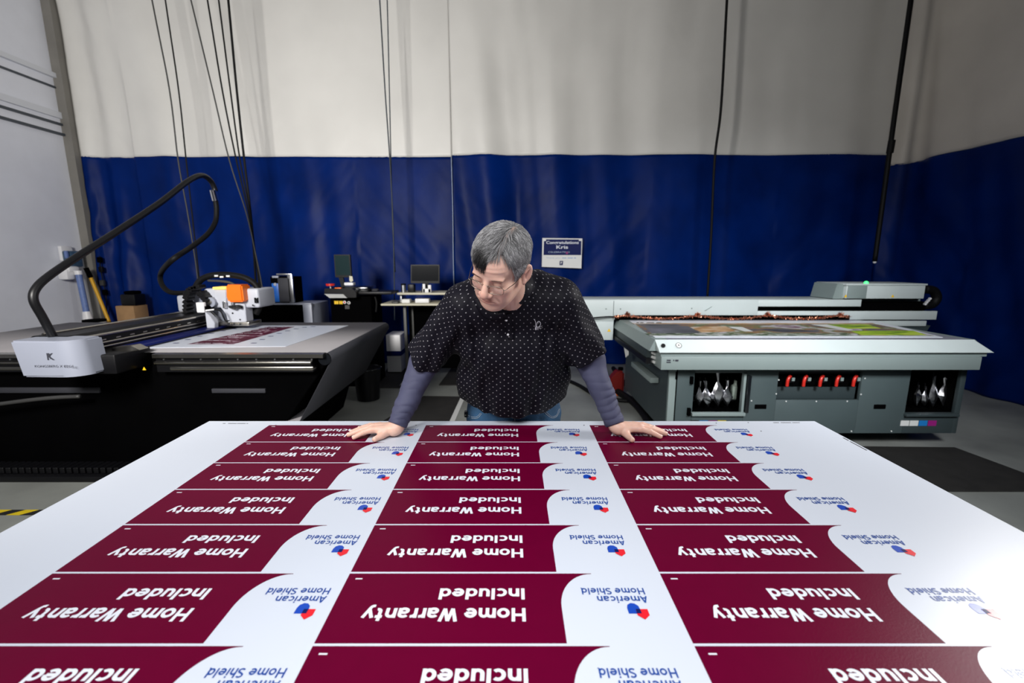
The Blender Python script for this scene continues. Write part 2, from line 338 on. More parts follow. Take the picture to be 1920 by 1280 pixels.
def nets(fn, lo, hi, h, disp=.01):
    lo = np.array(lo, float); n = np.ceil((np.array(hi)-lo)/h).astype(int)+1; n = ((n+3)//4)*4+1
    cn = (n-1)//4+1
    g = np.stack(np.meshgrid(*[lo[i]+np.arange(cn[i])*h*4 for i in range(3)], indexing='ij'), -1).reshape(-1, 3).astype(np.float32)
    cv = fn(g).reshape(cn); V = np.empty(n, np.float32); near = np.zeros(n, bool)
    up = np.repeat(np.repeat(np.repeat(cv, 4, 0), 4, 1), 4, 2)[:n[0], :n[1], :n[2]]   # nearest-lower coarse sample
    V[:] = up; near = np.abs(up) < (4*h*1.9+disp)
    idx = np.argwhere(near)
    for s in range(0, len(idx), 400000):
        k = idx[s:s+400000]; V[k[:, 0], k[:, 1], k[:, 2]] = fn((lo+k*h).astype(np.float32))
    I = V < 0; cs = [n[0]-1, n[1]-1, n[2]-1]; cnt = np.zeros(cs, np.int8)
    offs = [(a, b, c) for a in (0, 1) for b in (0, 1) for c in (0, 1)]
    for a, b, c in offs: cnt += I[a:a+cs[0], b:b+cs[1], c:c+cs[2]]
    cells = np.argwhere((cnt > 0) & (cnt < 8)); ids = np.full(cs, -1, np.int64); ids[tuple(cells.T)] = np.arange(len(cells))
    pos = np.zeros((len(cells), 3)); num = np.zeros(len(cells))
    for a in offs:
        for ax in range(3):
            if a[ax]: continue
            b = list(a); b[ax] = 1
            va = V[tuple((cells+a).T)]; vb = V[tuple((cells+b).T)]; cr = (va < 0) != (vb < 0)
            t = np.where(cr, va/(va-vb+1e-20), 0); q = np.array(a, float)+np.zeros((len(cells), 3)); q[:, ax] += t
            pos += q*cr[:, None]; num += cr
    verts = lo+(cells+pos/num[:, None])*h; faces = []
    for ax in range(3):
        u, v = (ax+1) % 3, (ax+2) % 3
        sl0 = [slice(None)]*3; sl1 = [slice(None)]*3; sl0[ax] = slice(0, -1); sl1[ax] = slice(1, None)
        a, b = I[tuple(sl0)], I[tuple(sl1)]
        e = np.argwhere(a != b); e = e[(e[:, u] > 0) & (e[:, v] > 0) & (e[:, u] < cs[u]) & (e[:, v] < cs[v])]
        ins = a[tuple(e.T)]
        def cell(du, dv):
            q = e.copy(); q[:, u] -= du; q[:, v] -= dv; return ids[tuple(q.T)]
        q = np.stack([cell(1, 1), cell(0, 1), cell(0, 0), cell(1, 0)], 1); q[~ins] = q[~ins][:, ::-1]; faces.append(q)
    return verts, np.concatenate(faces)
def np_mesh(name, verts, faces):
    me = bpy.data.meshes.new(name); k = faces.shape[1]
    me.vertices.add(len(verts)); me.vertices.foreach_set('co', np.asarray(verts, np.float32).ravel())
    me.loops.add(faces.size); me.loops.foreach_set('vertex_index', faces.ravel().astype(np.int32))
    me.polygons.add(len(faces)); me.polygons.foreach_set('loop_start', (np.arange(len(faces))*k).astype(np.int32))
    try: me.polygons.foreach_set('loop_total', np.full(len(faces), k, np.int32))
    except Exception: pass
    me.update(calc_edges=True); me.validate(); return me
def set_col(me, cols):
    a = me.color_attributes.new('Col', 'FLOAT_COLOR', 'POINT'); c = np.ones((len(me.vertices), 4), np.float32); c[:, :3] = cols; a.data.foreach_set('color', c.ravel())

# ================================================================= THE SETTING
struct(B('floor', (-6.2, -4, -.1), (6.6, 6.9, 0), 'floor'))
struct(B('ceiling', (-6.2, -4, 7.0), (6.6, 6.9, 7.1), 'ceiling'))
wl = struct(B('wall_left', (-6.25, -4, 0), (-6.12, 6.9, 7.0), 'wall_paint'))
struct(B('wall_back', (-6.2, 6.85, 0), (6.6, 6.95, 7.0), 'wall_paint'))
for i, (z0, z1, d, mm) in enumerate([(3.93, 3.99, .05, 'trim_paint'), (3.80, 3.825, .02, 'trim_dark'), (3.42, 3.50, .035, 'trim_paint'), (3.33, 3.36, .03, 'trim_dark'), (3.20, 3.23, .04, 'trim_dark')]):
    struct(B(f'trim_{i+1}', (-6.12, -4, z0), (-6.12+d, 6.55, z1), mm))
struct(B('trim_6', (-6.12, 6.52, 0), (-6.0, 6.70, 7.0), 'post'))

def curtain_part(name, path, z0, z1, m, parent, seed, amp=1.0, ns=220, nz=90, sag=0, zfun=None):
    """a hanging vinyl sheet with soft pleats; path = plan polyline"""
    pts = catmull([(x, y, 0) for x, y in path], 30); L_ = [0]
    for a, b in zip(pts, pts[1:]): L_.append(L_[-1]+(b-a).length)
    L_ = np.array(L_); PX = np.array([[p.x, p.y] for p in pts]); tot = L_[-1]
    s = np.linspace(0, tot, ns); x = np.interp(s, L_, PX[:, 0]); y = np.interp(s, L_, PX[:, 1])
    tx = np.gradient(x); ty = np.gradient(y); ln = np.hypot(tx, ty); nx_, ny_ = ty/ln, -tx/ln
    tz = np.linspace(0, 1, nz); SS, TT = np.meshgrid(s, tz, indexing='ij')
    top = z1 if zfun is None else z1+zfun(s/tot)[:, None]
    Z = z0+(top-z0)*TT
    q = np.stack([SS, np.zeros_like(SS), Z], -1).reshape(-1, 3).astype(np.float32)
    warp = vnoise(q, (.35, 1, .28), seed+5).reshape(SS.shape)*.55
    p1 = np.stack([SS+warp+.10*Z, np.zeros_like(SS), Z], -1).reshape(-1, 3).astype(np.float32)
    low = np.clip((3.0-Z)/3.0, 0, 1)
    d = .042*vnoise(p1, (2.3, 1, .32), seed).reshape(SS.shape)+.016*vnoise(p1, (5.5, 1, .8), seed+1).reshape(SS.shape)*(.35+low)
    p2 = np.stack([SS-.75*Z*np.sign(np.sin(SS*1.7+seed)), np.zeros_like(SS), Z+.35*SS], -1).reshape(-1, 3).astype(np.float32)
    d += .034*vnoise(p2, (3.6, 1, .9), seed+2).reshape(SS.shape)*low+.0035*vnoise(p2, (11, 1, 5), seed+3).reshape(SS.shape)*(.3+low)
    if seed == 3: d += .045*np.sin(SS*15+1.2)*np.exp(-(SS/.55)**2)*(.35+.65*low)
    d *= amp if not callable(amp) else amp(SS/tot, Z)
    X = x[:, None]+nx_[:, None]*d; Y = y[:, None]+ny_[:, None]*d
    V = np.stack([X, Y, Z+np.zeros_like(X)], -1).reshape(-1, 3); i = np.arange(ns*nz).reshape(ns, nz)
    F = np.stack([i[:-1, :-1], i[1:, :-1], i[1:, 1:], i[:-1, 1:]], -1).reshape(-1, 4)
    o = link(name, np_mesh(name, V, F), m, parent, True)
    sol = o.modifiers.new('thick', 'SOLIDIFY'); sol.thickness = .004; sol.offset = 0
    return o
XS = P(849, 400, 6.6).x
def amp_left(s, z): return np.where(s < .14, 2.6, 1.0)
c1 = thing('curtain', (-3.4, 6.6, 0), 'tall white and blue vinyl divider curtain on the back wall, left of the white seam', 'curtain')
def zf(seed, a): return lambda t: a*np.sin(t*9+seed)+a*.6*np.sin(t*23+seed)
pl = [(-5.99, 6.62), (-5.2, 6.6), (-3.4, 6.6), (-2.0, 6.6), (XS, 6.6)]
curtain_part('blue_panel', pl, .0, 2.955, 'blue_vinyl', c1, 3, amp_left, zfun=zf(1, .004))
curtain_part('white_panel', pl, 2.955, 6.6, 'white_vinyl', c1, 3, amp_left, zfun=None)
c2 = thing('curtain', (2, 6.6, 0), 'tall white and blue vinyl divider curtain behind the flatbed printer, right of the white seam', 'curtain')
pr = [(XS+.004, 6.59), (1.2, 6.59), (3.2, 6.58), (4.6, 6.56), (5.235, 6.565)]
curtain_part('blue_panel', pr, .0, 2.975, 'blue_vinyl', c2, 11, 1.0, zfun=zf(0, .003))
curtain_part('white_panel', pr, 2.975, 6.6, 'white_vinyl', c2, 11, 1.0)
T('seam_cord', [(XS, 6.575, 0.0), (XS-.004, 6.572, 1.5), (XS+.003, 6.572, 2.2), (XS, 6.575, 2.95)], .006, 'seam_white', c2, n=6)
c3 = thing('curtain', (5.4, 4.5, 0), 'dark blue and shaded white vinyl curtain turning forward along the right side', 'curtain')
ps = [(5.275, 6.60), (5.40, 6.35), (5.38, 5.7), (5.42, 5.0), (5.50, 4.2), (5.52, 3.0), (5.55, 1.4), (5.6, -1.0)]
curtain_part('blue_panel', ps, .0, 2.83, 'blue_vinyl', c3, 23, 1.6, zfun=zf(2, .010))
curtain_part('white_panel', ps, 2.83, 6.6, 'shaded_white_vinyl', c3, 23, 1.6)
# fix the joint: the white panels start where the blue end (same wave at the hem)

# hanging cables
def cable(pts, r, m, label, group=None, name='hanging_cable'):
    o = T(name, pts, r, m, None, n=8, k=6); return tag(o, label, 'cable', group)
top = lambda x, y, Y, dz=1.6: None
def drop(pxs, Y, r, m, label, extra=None, name='hanging_cable'):
    ps_ = [P(x, y, Y) for x, y in pxs]
    d = (ps_[0]-ps_[1]); ps_ = [ps_[0]+d*((6.9-ps_[0].z)/max(d.z, .01))] + ps_
    if extra: ps_ += [Vector(e) for e in extra]
    return cable(ps_, r, m, label, name=name)
drop([(285, 0), (318, 170), (334, 300), (352, 400), (368, 500), (374, 560)], 5.7, .008, 'cable_grey', 'leftmost thin cable hanging from the ceiling above the cutting table')
drop([(310, 0), (335, 170), (349, 300), (360, 400), (371, 500), (378, 560)], 5.72, .008, 'cable_black', 'second thin hanging cable from the left, above the cutter arm')
drop([(358, 0), (399, 170), (430, 300), (462, 400), (478, 470), (492, 540), (500, 600)], 5.6, .008, 'cable_grey', 'outer left cable of the fan of four cables, slanting most')
drop([(389, 0), (417, 170), (443, 300), (466, 400), (477, 470), (489, 540), (497, 600)], 5.62, .009, 'cable_black', 'second cable of the fan of four above the cutter head')
drop([(410, 0), (432, 170), (450, 300), (469, 400), (478, 470), (486, 540), (490, 600)], 5.64, .009, 'cable_black', 'third cable of the fan of four above the cutter head')
drop([(428, 0), (444, 170), (458, 300), (470, 400), (476, 470), (480, 540), (482, 600)], 5.66, .013, 'cable_black', 'thick rightmost cable of the fan of four above the cutter head')
drop([(712, 0), (722, 170), (731, 300), (737, 420), (739, 510), (740, 600)], 5.9, .008, 'cable_navy', 'left one of two cables hanging behind the standing workstation')
drop([(726, 0), (729, 120), (733, 300), (736, 420), (741, 510)], 5.92, .007, 'cable_navy', 'right one of two cables hanging behind the standing workstation')
drop([(1363, 0), (1352, 200), (1340, 300), (1333, 450), (1326, 560)], 5.9, .016, 'cable_black', 'black cord hanging straight down behind the flatbed printer')
ct = drop([(1708, 0), (1684, 170), (1668, 285), (1655, 380), (1640, 490)], 5.6, .026, 'cable_black', 'thick black cord hanging at the right corner of the curtains')
a = P(1640, 491, 5.6); bm = bmesh.new(); bmesh.ops.create_icosphere(bm, subdivisions=2, radius=.02, matrix=Matrix.Translation(a)); obj('plug_tip', bm, 'white_plastic', ct, True)
a = P(1670, 275, 5.6); CY('clip', a+Vector((0, 0, -.07)), a+Vector((0.005, 0, .07)), .036, 'cable_black', ct, n=12)

# paper sign on the curtain
SY = 6.50
sg = thing('paper_sign', P(1054, 474, SY), 'laminated white and navy paper sign taped on the blue curtain beside the man\'s head', 'sign')
q = [P(1017, 446, SY), P(1092, 447, SY), P(1090, 503, SY), P(1016, 500, SY)]
prism('laminate', q, (0, .012, 0), 'paper', sg)
poly('navy_field', [p+Vector((0, -.002, 0)) for p in (P(1020, 448.5, SY), P(1090, 449, SY), P(1089.5, 478, SY), P(1019, 478, SY))], 'logo_navy', sg)
def wall_text(name, body, px, py, wpx, hpx, Y, m, parent, off=0, align=None):
    a = P(px, py, Y); s_ = (P(px+wpx, py, Y)-a).length; h_ = abs((P(px, py-hpx, Y)-a).z)
    return text(name, body, .1, m, Matrix.Translation(a+Vector((0, -.004, 0))) @ Matrix.Rotation(math.pi/2, 4, 'X'), parent, off, width=s_, height=h_)
wall_text('lettering', 'Congratulations', 1024, 457, 61, 5.2, SY, 'print_white', sg, .002)
wall_text('lettering', 'Kris', 1043, 466, 22, 6, SY, 'print_white', sg, .002)
wall_text('lettering', 'CELEBRATING', 1028, 474, 40, 3, SY, 'seam_white', sg)
wall_text('lettering', 'Thank you', 1024, 484.5, 26, 2.6, SY, 'seam_white', sg)
for x0, x1 in ((1054, 1062), (1064, 1074), (1076, 1080)):
    a = P(x0, 484.5, SY); c_ = P(x1, 482.5, SY); B('small_print', (a.x, SY-.004, a.z), (c_.x, SY-.002, c_.z), 'seam_white', sg)
prism('emblem', [P(x, y, SY)+Vector((0, -.003, 0)) for x, y in ((1049.5, 489), (1056, 489), (1055, 497), (1049, 497))], (0, .002, 0), 'logo_navy', sg)
prism('emblem', [P(x, y, SY)+Vector((0, -.005, 0)) for x, y in ((1051, 491), (1054.5, 490.5), (1052.5, 493.5), (1051.5, 496))], (0, .001, 0), 'paper', sg)
for px, py, r_ in ((1063, 474, 2.2),):
    a = P(px, py, SY); CY('pink_flower', a+Vector((0, -.006, 0)), a+Vector((0, -.001, 0)), r_*.0077, 'swatch_magenta', sg, n=8)
for px, py in ((1021, 450), (1088, 450), (1019, 498), (1087, 500)):
    a = P(px, py, SY); B('clear_tape', a+Vector((-.02, -.006, -.012)), a+Vector((.02, -.002, .012)), 'paper', sg)

# floor mats and tape
def mat_on_floor(name, px, label, z=.012, m='rubber'):
    c = [G(x, y, z) for x, y in px]; return tag(prism(name, c, (0, 0, -z+.001), m), label, 'mat')
mat_on_floor('rubber_mat', [(708, 726), (757, 726), (768, 690), (726, 690)], 'small black rubber mat between the cutter belt and the desk')
mat_on_floor('rubber_mat', [(823, 721), (900, 721), (900, 686), (846, 690)], 'black rubber mat seen behind the man\'s elbow, below the desk')
mat_on_floor('rubber_mat', [(700, 800), (836, 800), (863, 743), (794, 742)], 'large black rubber mat by the man at the far table edge')
mat_on_floor('rubber_mat', [(1600, 836), (1790, 838), (2010, 919), (1760, 919)], 'wide black rubber mat on the concrete in front of the printer')
tag(prism('floor_line', [G(x, y, .003) for x, y in [(838, 800), (848, 800), (872, 744), (864, 743)]], (0, 0, -.002), 'swatch_grey'), 'pale tape line along the edge of the large rubber mat', 'tape')
ht = thing('hazard_tape', (-3, 2.6, 0), 'yellow and black striped hazard tape on the floor at the left', 'tape')
Yt0, Yt1 = G(20, 966, 0).y, G(20, 956, 0).y; x_ = -4.2; k = 0
while x_ < -1.3:
    prism('stripe', [(x_, Yt0, .002), (x_+.085, Yt0, .002), (x_+.145, Yt1, .002), (x_+.06, Yt1, .002)], (0, 0, .001), 'tape_yellow' if k % 2 else 'tape_black', ht); x_ += .085; k += 1

# ================================================================= WORKTABLE AND PRINTED SHEET
Z0 = .90
SX0, SX1, SYF, SYN = -1.218, 1.226, 1.722, .20
wt = thing('worktable', (0, 1, 0), 'sturdy work table under the big printed white sheet', 'table')
B('tabletop', (SX0+.02, SYN+.02, Z0-.055), (SX1-.02, SYF-.02, Z0-.007), 'beige_top', wt, .003)
for sx in (SX0+.12, SX1-.18):
    for sy in (SYN+.1, SYF-.2): B('leg', (sx, sy, 0), (sx+.06, sy+.06, Z0-.055), 'steel', wt, .003)
for sy in (SYN+.11, SYF-.19): B('apron', (SX0+.15, sy, Z0-.13), (SX1-.15, sy+.035, Z0-.055), 'steel', wt)
sh = tag(B('printed_sheet', (SX0, SYN, Z0-.006), (SX1, SYF, Z0), 'sheet', None, .0008, 1), 'large glossy white board printed with rows of maroon sign riders, lying on the work table', 'board')
ROWY = [1.675, 1.508, 1.341, 1.172, 1.000, .828, .6505, .475]
COLX = [-.951, -.334, .309]
MD = .1635
def rider(x0, yf, dep):
    z = Z0+.0003
    pts = [(x0, yf), (x0+.500, yf), (x0+.500, yf-.0012)]
    r_x, r_y = .071, dep*.53; cx, cy = x0+.500, yf-.0012-r_y
    for i in range(1, 15):
        a_ = math.pi/2*i/14; pts.append((cx-r_x*math.sin(a_), cy+r_y*math.cos(a_)))
    pts += [(x0+.429, yf-dep), (x0, yf-dep)]
    o = prism('rider_print', [(a, b, z) for a, b in pts][::-1], (0, 0, -.0008), 'maroon', sh)
    rot = lambda ax, ay, dz=.0006: Matrix.Translation((ax, ay, Z0+dz)) @ Matrix.Rotation(math.pi, 4, 'Z')
    s_ = dep/.1635
    # his side reads it upright: x runs to the left, lines run towards the camera
    glyph_text('lettering', 'Included', 'print_white', rot(x0+.361, yf-.0410*s_), o, .1675, .0280*s_)
    glyph_text('lettering', 'Home Warranty', 'print_white', rot(x0+.361, yf-.0895*s_), o, .2985, .0300*s_)
    text('small_mark', '■■■', .01, 'print_white', rot(x0+.036, yf-.014*s_), o, 0) if False else None
    B('small_mark', (x0+.017, yf-.0165*s_, Z0+.0003), (x0+.031, yf-.0135*s_, Z0+.0007), 'print_white', o)
    glyph_text('lettering', 'Home Shield', 'print_blue', rot(x0+.596, yf-.0400*s_), o, .124, .0165*s_, .8)
    glyph_text('lettering', 'American', 'print_blue', rot(x0+.596, yf-.0605*s_), o, .097, .0165*s_, .8)
    B('small_mark', (x0+.472, yf-.0405*s_, Z0+.0003), (x0+.4735, yf-.039*s_, Z0+.0006), 'print_blue', o)
    lx, ly = x0+.566, yf-.093*s_
    pb = [(lx-.010, ly+.012*s_)]
    q_ = [(-.010, -.009), (-.010, .004), (-.0075, .0115), (-.001, .0155), (.0065, .0145), (.0125, .0085), (.0135, 0), (.0135, -.009)]
    poly('logo', [(lx+a-.005, ly+b*s_, Z0+.0006) for a, b in q_][::-1], 'logo_blue', o)
    q2 = [(.0, .002), (.022, .002), (.022, -.012), (.011, -.0215), (.0, -.012)]
    poly('logo', [(lx+a, ly+b*s_-.001, Z0+.0009) for a, b in q2], 'logo_red', o)
    q3 = [(.0, .001), (.0085, .001), (.0085, -.009), (.0, -.009)]
    poly('logo', [(lx+a, ly+b*s_, Z0+.0012) for a, b in q3], 'logo_navy', o)
for j, yf in enumerate(ROWY):
    nxt = ROWY[j+1] if j+1 < len(ROWY) else yf-.172
    for i, x0 in enumerate(COLX): rider(x0, yf, (yf-nxt)-.0055)
for (a, b) in ((517, 797), (780, 797), (1095, 797), (1343, 793), (1403, 792), (1427, 808)):
    c_ = G(a, b, Z0); CY('registration_dot', (c_.x, c_.y, Z0), (c_.x, c_.y, Z0+.0005), .0028, 'grey_logo', sh, n=12)
def code_bars(px, py, along, segs):      # rows of print too small to read
    c_ = G(px, py, Z0)
    for s0, s1 in segs:
        if along == 'x': B('edge_code', (c_.x+s0, c_.y-.0022, Z0+.0001), (c_.x+s1, c_.y+.0022, Z0+.0005), 'cable_grey', sh)
        else: B('edge_code', (c_.x-.0022, c_.y-s1, Z0+.0001), (c_.x+.0022, c_.y-s0, Z0+.0005), 'cable_grey', sh)
code_bars(418, 793.8, 'x', ((0, .010), (.021, .054), (.057, .090), (.094, .100)))
code_bars(1450, 792.2, 'x', ((0, .022), (.030, .070), (.076, .105)))
code_bars(1581, 820.5, 'y', ((0, .026), (.034, .110)))
#CUT_A
# ================================================================= DIGITAL CUTTING TABLE (left)
def V(*a): return Vector(a)
ZT = .90; CY0, CY1 = 3.10, 4.62; CXL, CXR = -4.62, -1.27
ct_ = thing('cutting_table', (-3, 3.8, 0), 'long black flatbed cutting machine with grey conveyor belt top, on the left', 'machine')
prof = [(CXL+.05, 0), (-1.78, 0), (-1.66, .36), (-1.34, .80), (-1.34, .86), (CXL+.05, .86)]
prism('body', [(x, CY0+.06, z) for x, z in prof], (0, CY1-CY0-.12, 0), 'black_matte', ct_, .004)
# conveyor belt: one band that runs over the top, round the end roller and back under
bm = bmesh.new(); path = [(-4.3, .30), (CXL-.0, .86)]
for i in range(0, 9): a_ = math.pi-math.pi/2*i/8; path.append((CXL+.04+.04*math.cos(a_), .86+.04*math.sin(a_)))
for i in range(0, 11): a_ = math.pi/2-math.radians(118)*i/10; path.append((CXR-.045+.045*math.cos(a_), ZT-.045+.045*math.sin(a_)))
path += [(-1.53, .39), (-1.545, .37), (-1.57, .362), (-1.9, .36)]
ring = [[bm.verts.new((x, y, z)) for x, z in path] for y in (CY0, CY1)]
for i in range(len(path)-1): bm.faces.new((ring[0][i], ring[0][i+1], ring[1][i+1], ring[1][i]))
o = obj('conveyor_belt', bm, 'belt_top', ct_); o.data.materials.append(M['belt_dark'])
for p_ in o.data.polygons:
    if abs(p_.normal.z) < .93: p_.material_index = 1
sm = o.modifiers.new('t', 'SOLIDIFY'); sm.thickness = .004; sm.offset = -1
for y0, y1 in ((CY0-.012, CY0-.002), (CY1+.002, CY1+.014)):
    CY('roller_cap', (CXR-.047, y0, ZT-.05), (CXR-.047, y1, ZT-.05), .043, 'black_gloss' if y0 < 4 else 'machine_white', ct_, n=24)
for i in range(9):
    a_ = G(455+i*0, 668, ZT); 
# gantry rails along the near side
for xa, xb in ((CXL, -3.17), (-2.50, -1.40)):
    prism('side_rail', [(xa, CY0-.05, .893), (xa, CY0, .898), (xa, CY0, .862), (xa, CY0-.05, .867)], (xb-xa+.09, 0, 0), 'rail', ct_)
    B('side_rail', (xa, CY0-.045, .822), (xb, CY0-.01, .838), 'rail', ct_, .004)
    B('side_rail', (xa+.1, CY0-.035, .775), (xb+.01, CY0+.05, .800), 'rail', ct_, .006)
    B('rail_backing', (xa, CY0-.02, .76), (xb, CY0+.06, .865), 'black_metal', ct_)
    x_ = xa+.06
    while x_ < xb:
        CY('bolt', (x_, CY0-.026, .852), (x_, CY0-.018, .852), .006, 'steel', ct_, n=8); x_ += .13
B('handle_slot', (-2.18, CY0+.045, .585), (-1.79, CY0+.062, .617), 'belt_dark', ct_, .003)
B('handle_slot', (-3.9, CY0+.045, .585), (-3.0, CY0+.062, .625), 'belt_dark', ct_, .003)
T('support_strut', [(-3.95, 2.99, .50), (-3.3, 3.0, .585), (-3.02, 3.02, .60)], .014, 'cable_grey', ct_, n=8)
tri = P(270, 691, CY0-.06); prism('warning_mark', [tri+V(-.012, 0, -.01), tri+V(.012, 0, -.01), tri+V(0, 0, .012)], (0, .004, 0), 'warn_yellow', ct_)
# left end of the bed seen past the beam: nothing more; floor plinth and cable chain
B('plinth', (-4.5, CY0-.18, 0), (-2.22, CY0+.05, .045), 'black_metal', ct_, .01)
cc = thing('cable_chain', (-3, 2.98, 0), 'black link cable chain lying along the foot of the cutting table', 'cable chain')
for i in range(44):
    x_ = -4.45+i*.048; z_ = .046; B('link', (x_, CY0-.14, z_), (x_+.034, CY0-.03, z_+.045), 'black_metal', cc, .004, 1)
for i, (mm, dz) in enumerate((('green_cable', 0), ('white_plastic', .004))):
    tag(T('floor_cable', [G(218+i*6, 858+i*5, .012), G(240, 860+i*3, .012), G(262, 851+i*3, .012), G(292, 836+i*2, .02), G(330, 822, .03)], .008, mm, None, n=8),
        ['bright green cable on the floor under the cutter', 'white cable beside the green one on the floor under the cutter'][i], 'cable')
# printed board on the bed
bs = thing('printed_board', (-2.3, 3.6, ZT), 'white board with a maroon printed strip lying on the cutting table', 'board')
zb = ZT+.003
prism('board', [G(x, y, zb) for x, y in ((250, 652), (536, 649), (653, 610), (470, 610))], (0, 0, -.003), 'sheet', bs)
prism('maroon_strip', [G(x, y, zb+.0006) for x, y in ((350, 645), (438, 645), (553, 612), (505, 612))], (0, 0, -.0003), 'cutter_maroon', bs)
for i in range(8):
    t = i/7; c_ = G(476+t*(587-476)*1.0, 643-31*(1-(1-t)**1.6), zb+.0006); d_ = .02
    B('printed_mark', (c_.x-d_, c_.y-.01, zb), (c_.x+d_, c_.y+.01, zb+.0012), 'logo_navy', bs)
    c_ = G(352+t*(500-352), 643-31*(1-(1-t)**1.6), zb+.0006); B('printed_mark', (c_.x-d_-.09, c_.y-.01, zb), (c_.x+d_-.09, c_.y+.01, zb+.0012), 'logo_navy', bs)
for i in range(10):
    t = i/9; c_ = G(395+t*135, 643-31*(1-(1-t)**1.6), zb+.001)
    text('lettering', 'Home Warranty', .03, 'print_white', Matrix.Translation((c_.x+.10, c_.y, zb+.0012)) @ Matrix.Rotation(math.pi, 4, 'Z'), bs, .001, width=.22, height=.022)
# gantry beam (a part of the cutter)
BX0, BX1 = -3.13, -2.84
gb = prism('gantry_beam', [(BX0, 2.86, .935), (BX0, 2.86, 1.035), (BX0+.03, 2.86, 1.055), (BX1-.03, 2.86, 1.055), (BX1, 2.86, 1.03), (BX1, 2.86, .935)], (0, 1.9, 0), 'black_metal', ct_, .004)
for z_, r_ in ((1.030, .010), (.975, .007), (.945, .008)):
    CY('linear_rail', (BX1+.004, 2.9, z_), (BX1+.004, 4.74, z_), r_, 'rail', gb, n=10)
CY('linear_rail', (BX0+.06, 2.9, 1.058), (BX0+.06, 4.74, 1.058), .010, 'rail', gb, n=10)
for i in range(14): B('slot_mark', (BX1, 3.05+i*.12, .990), (BX1+.006, 3.09+i*.12, .998), 'rail', gb)
B('navy_ledge', (BX1+.015, 3.12, ZT+.012), (BX1+.16, 4.58, ZT+.03), 'logo_navy', gb, .004)  # flat navy strip along the beam's right side
# white end cover with rounded front corner
cvx0, cvx1 = -3.085, -2.69; pts = [(cvx0, 2.92), (cvx0, 2.72)]
pts += [(cvx0+.02-.0, 2.70)]
for i in range(13): a_ = -math.pi/2+math.pi/2*i/12; pts.append((cvx1-.11+.11*math.cos(a_), 2.70+.10+.10*math.sin(a_)))
pts += [(cvx1+.0, 2.90)]
bm = bmesh.new()
lo_ = [bm.verts.new((x+.04 if x < -3 else x+.02, y, .822)) for x, y in pts]; hi_ = [bm.verts.new((x, y, 1.050)) for x, y in pts]; n_ = len(pts)
for i in range(n_): bm.faces.new((lo_[i], lo_[(i+1) % n_], hi_[(i+1) % n_], hi_[i]))
bm.faces.new(lo_[::-1]); bm.faces.new(hi_); bmesh.ops.bevel(bm, geom=[e for e in bm.edges if all(v in hi_ for v in e.verts) or all(v in lo_ for v in e.verts)], offset=.010, segments=3, affect='EDGES')
ec = obj('end_cover', bm, 'lavender_white', ct_)
X90 = Matrix.Rotation(math.pi/2, 4, 'X')
a = P(89, 674.5, 2.698); text('emblem', 'K', .08, 'grey_logo', Matrix.Translation(a) @ X90, ec, .0015, width=.046, height=.042)
prism('emblem', [a+V(.006, -.001, .042), a+V(.018, -.001, .042), a+V(.024, -.001, .012), a+V(.020, -.001, .004)], (0, .001, 0), 'grey_logo', ec)
a = P(65.5, 688.5, 2.698); text('lettering', 'KONGSBERG X EDGE', .03, 'grey_logo', Matrix.Translation(a) @ X90, ec, 0, width=.242, height=.014)
# carriage hinges dark block between cover and table
B('beam_foot', (cvx0+.06, 2.86, .80), (cvx1+.10, 3.16, .93), 'black_metal', gb, .01)
prism('guide_block', [P(x, y, 3.0) for x, y in ((208, 652), (245, 648), (262, 656), (214, 664))], (0, .08, 0), 'rail', gb)
# overhead arm
def PX_(x, y, X):   # point of the place on the vertical plane X seen at (x, y)
    r = ray(x, y); return Vector((0, 0, CZ))+r*(X/r.x)
arm = [(100, 632), (80, 595), (63, 563), (68, 540), (95, 515), (150, 478), (225, 430), (300, 380), (352, 340), (378, 329), (395, 339), (404, 358)]
ax_ = -2.97; ap = []
for i, (x, y) in enumerate(arm): ap.append(PX_(x, y, ax_))
ta = T('hose_arm', ap, .024, 'tube_black', ct_, n=16, k=8)
e0 = PX_(403, 362, ax_); e1 = PX_(404, 376, ax_)
CY('arm_end_collar', PX_(399, 356, ax_), e1, .029, 'chrome', ta, n=16)
hz = [e1] + [PX_(x, y, ax_) for x, y in ((406, 392), (404, 415), (390, 438), (360, 462), (322, 488)) ] + [P(302, 512, 4.5), P(303, 532, 4.45), P(318, 547, 4.4), P(345, 549, 4.35), P(372, 545, 4.3)]
T('vacuum_hose', hz, .023, 'cable_black', ct_, n=14, k=8)
# cutting head
HY = 4.15
def PB(name, x0, y0, x1, y1, Ya, Yb, m, par, bev=.008, seg=2):
    a = P(x0, y1, Ya); b = P(x1, y0, Ya); return B(name, (a.x, Ya, a.z), (b.x, Yb, b.z), m, par, bev, seg)
hd = PB('tool_head', 385, 541, 483, 577, HY+.02, HY+.32, 'machine_white', ct_, .02, 3); hd['label'] = 'white tool head with a bright orange cap'
prism('tool_plate', [P(x, y, HY) for x, y in ((402, 541), (424, 541), (424, 566), (459, 570), (462, 603), (428, 606), (424, 590), (402, 560))], (0, .12, 0), 'machine_white', hd, .004)
prism('back_plate', [P(x, y, HY+.1) for x, y in ((355, 590), (357, 560), (364, 548), (380, 544), (400, 560), (424, 606), (392, 606))], (0, .1, 0), 'lavender_white', hd, .004)
a = P(398, 566, HY); CY('motor_disc', a+V(0, -.03, 0), a+V(0, .05, 0), .045, 'lavender_white', hd, n=28); CY('motor_hub', a+V(0, -.045, 0), a+V(0, -.03, 0), .018, 'rail', hd, n=20)
PB('side_plate', 333.5, 554, 345, 585, HY+.1, HY+.22, 'machine_white', hd, .02, 3)
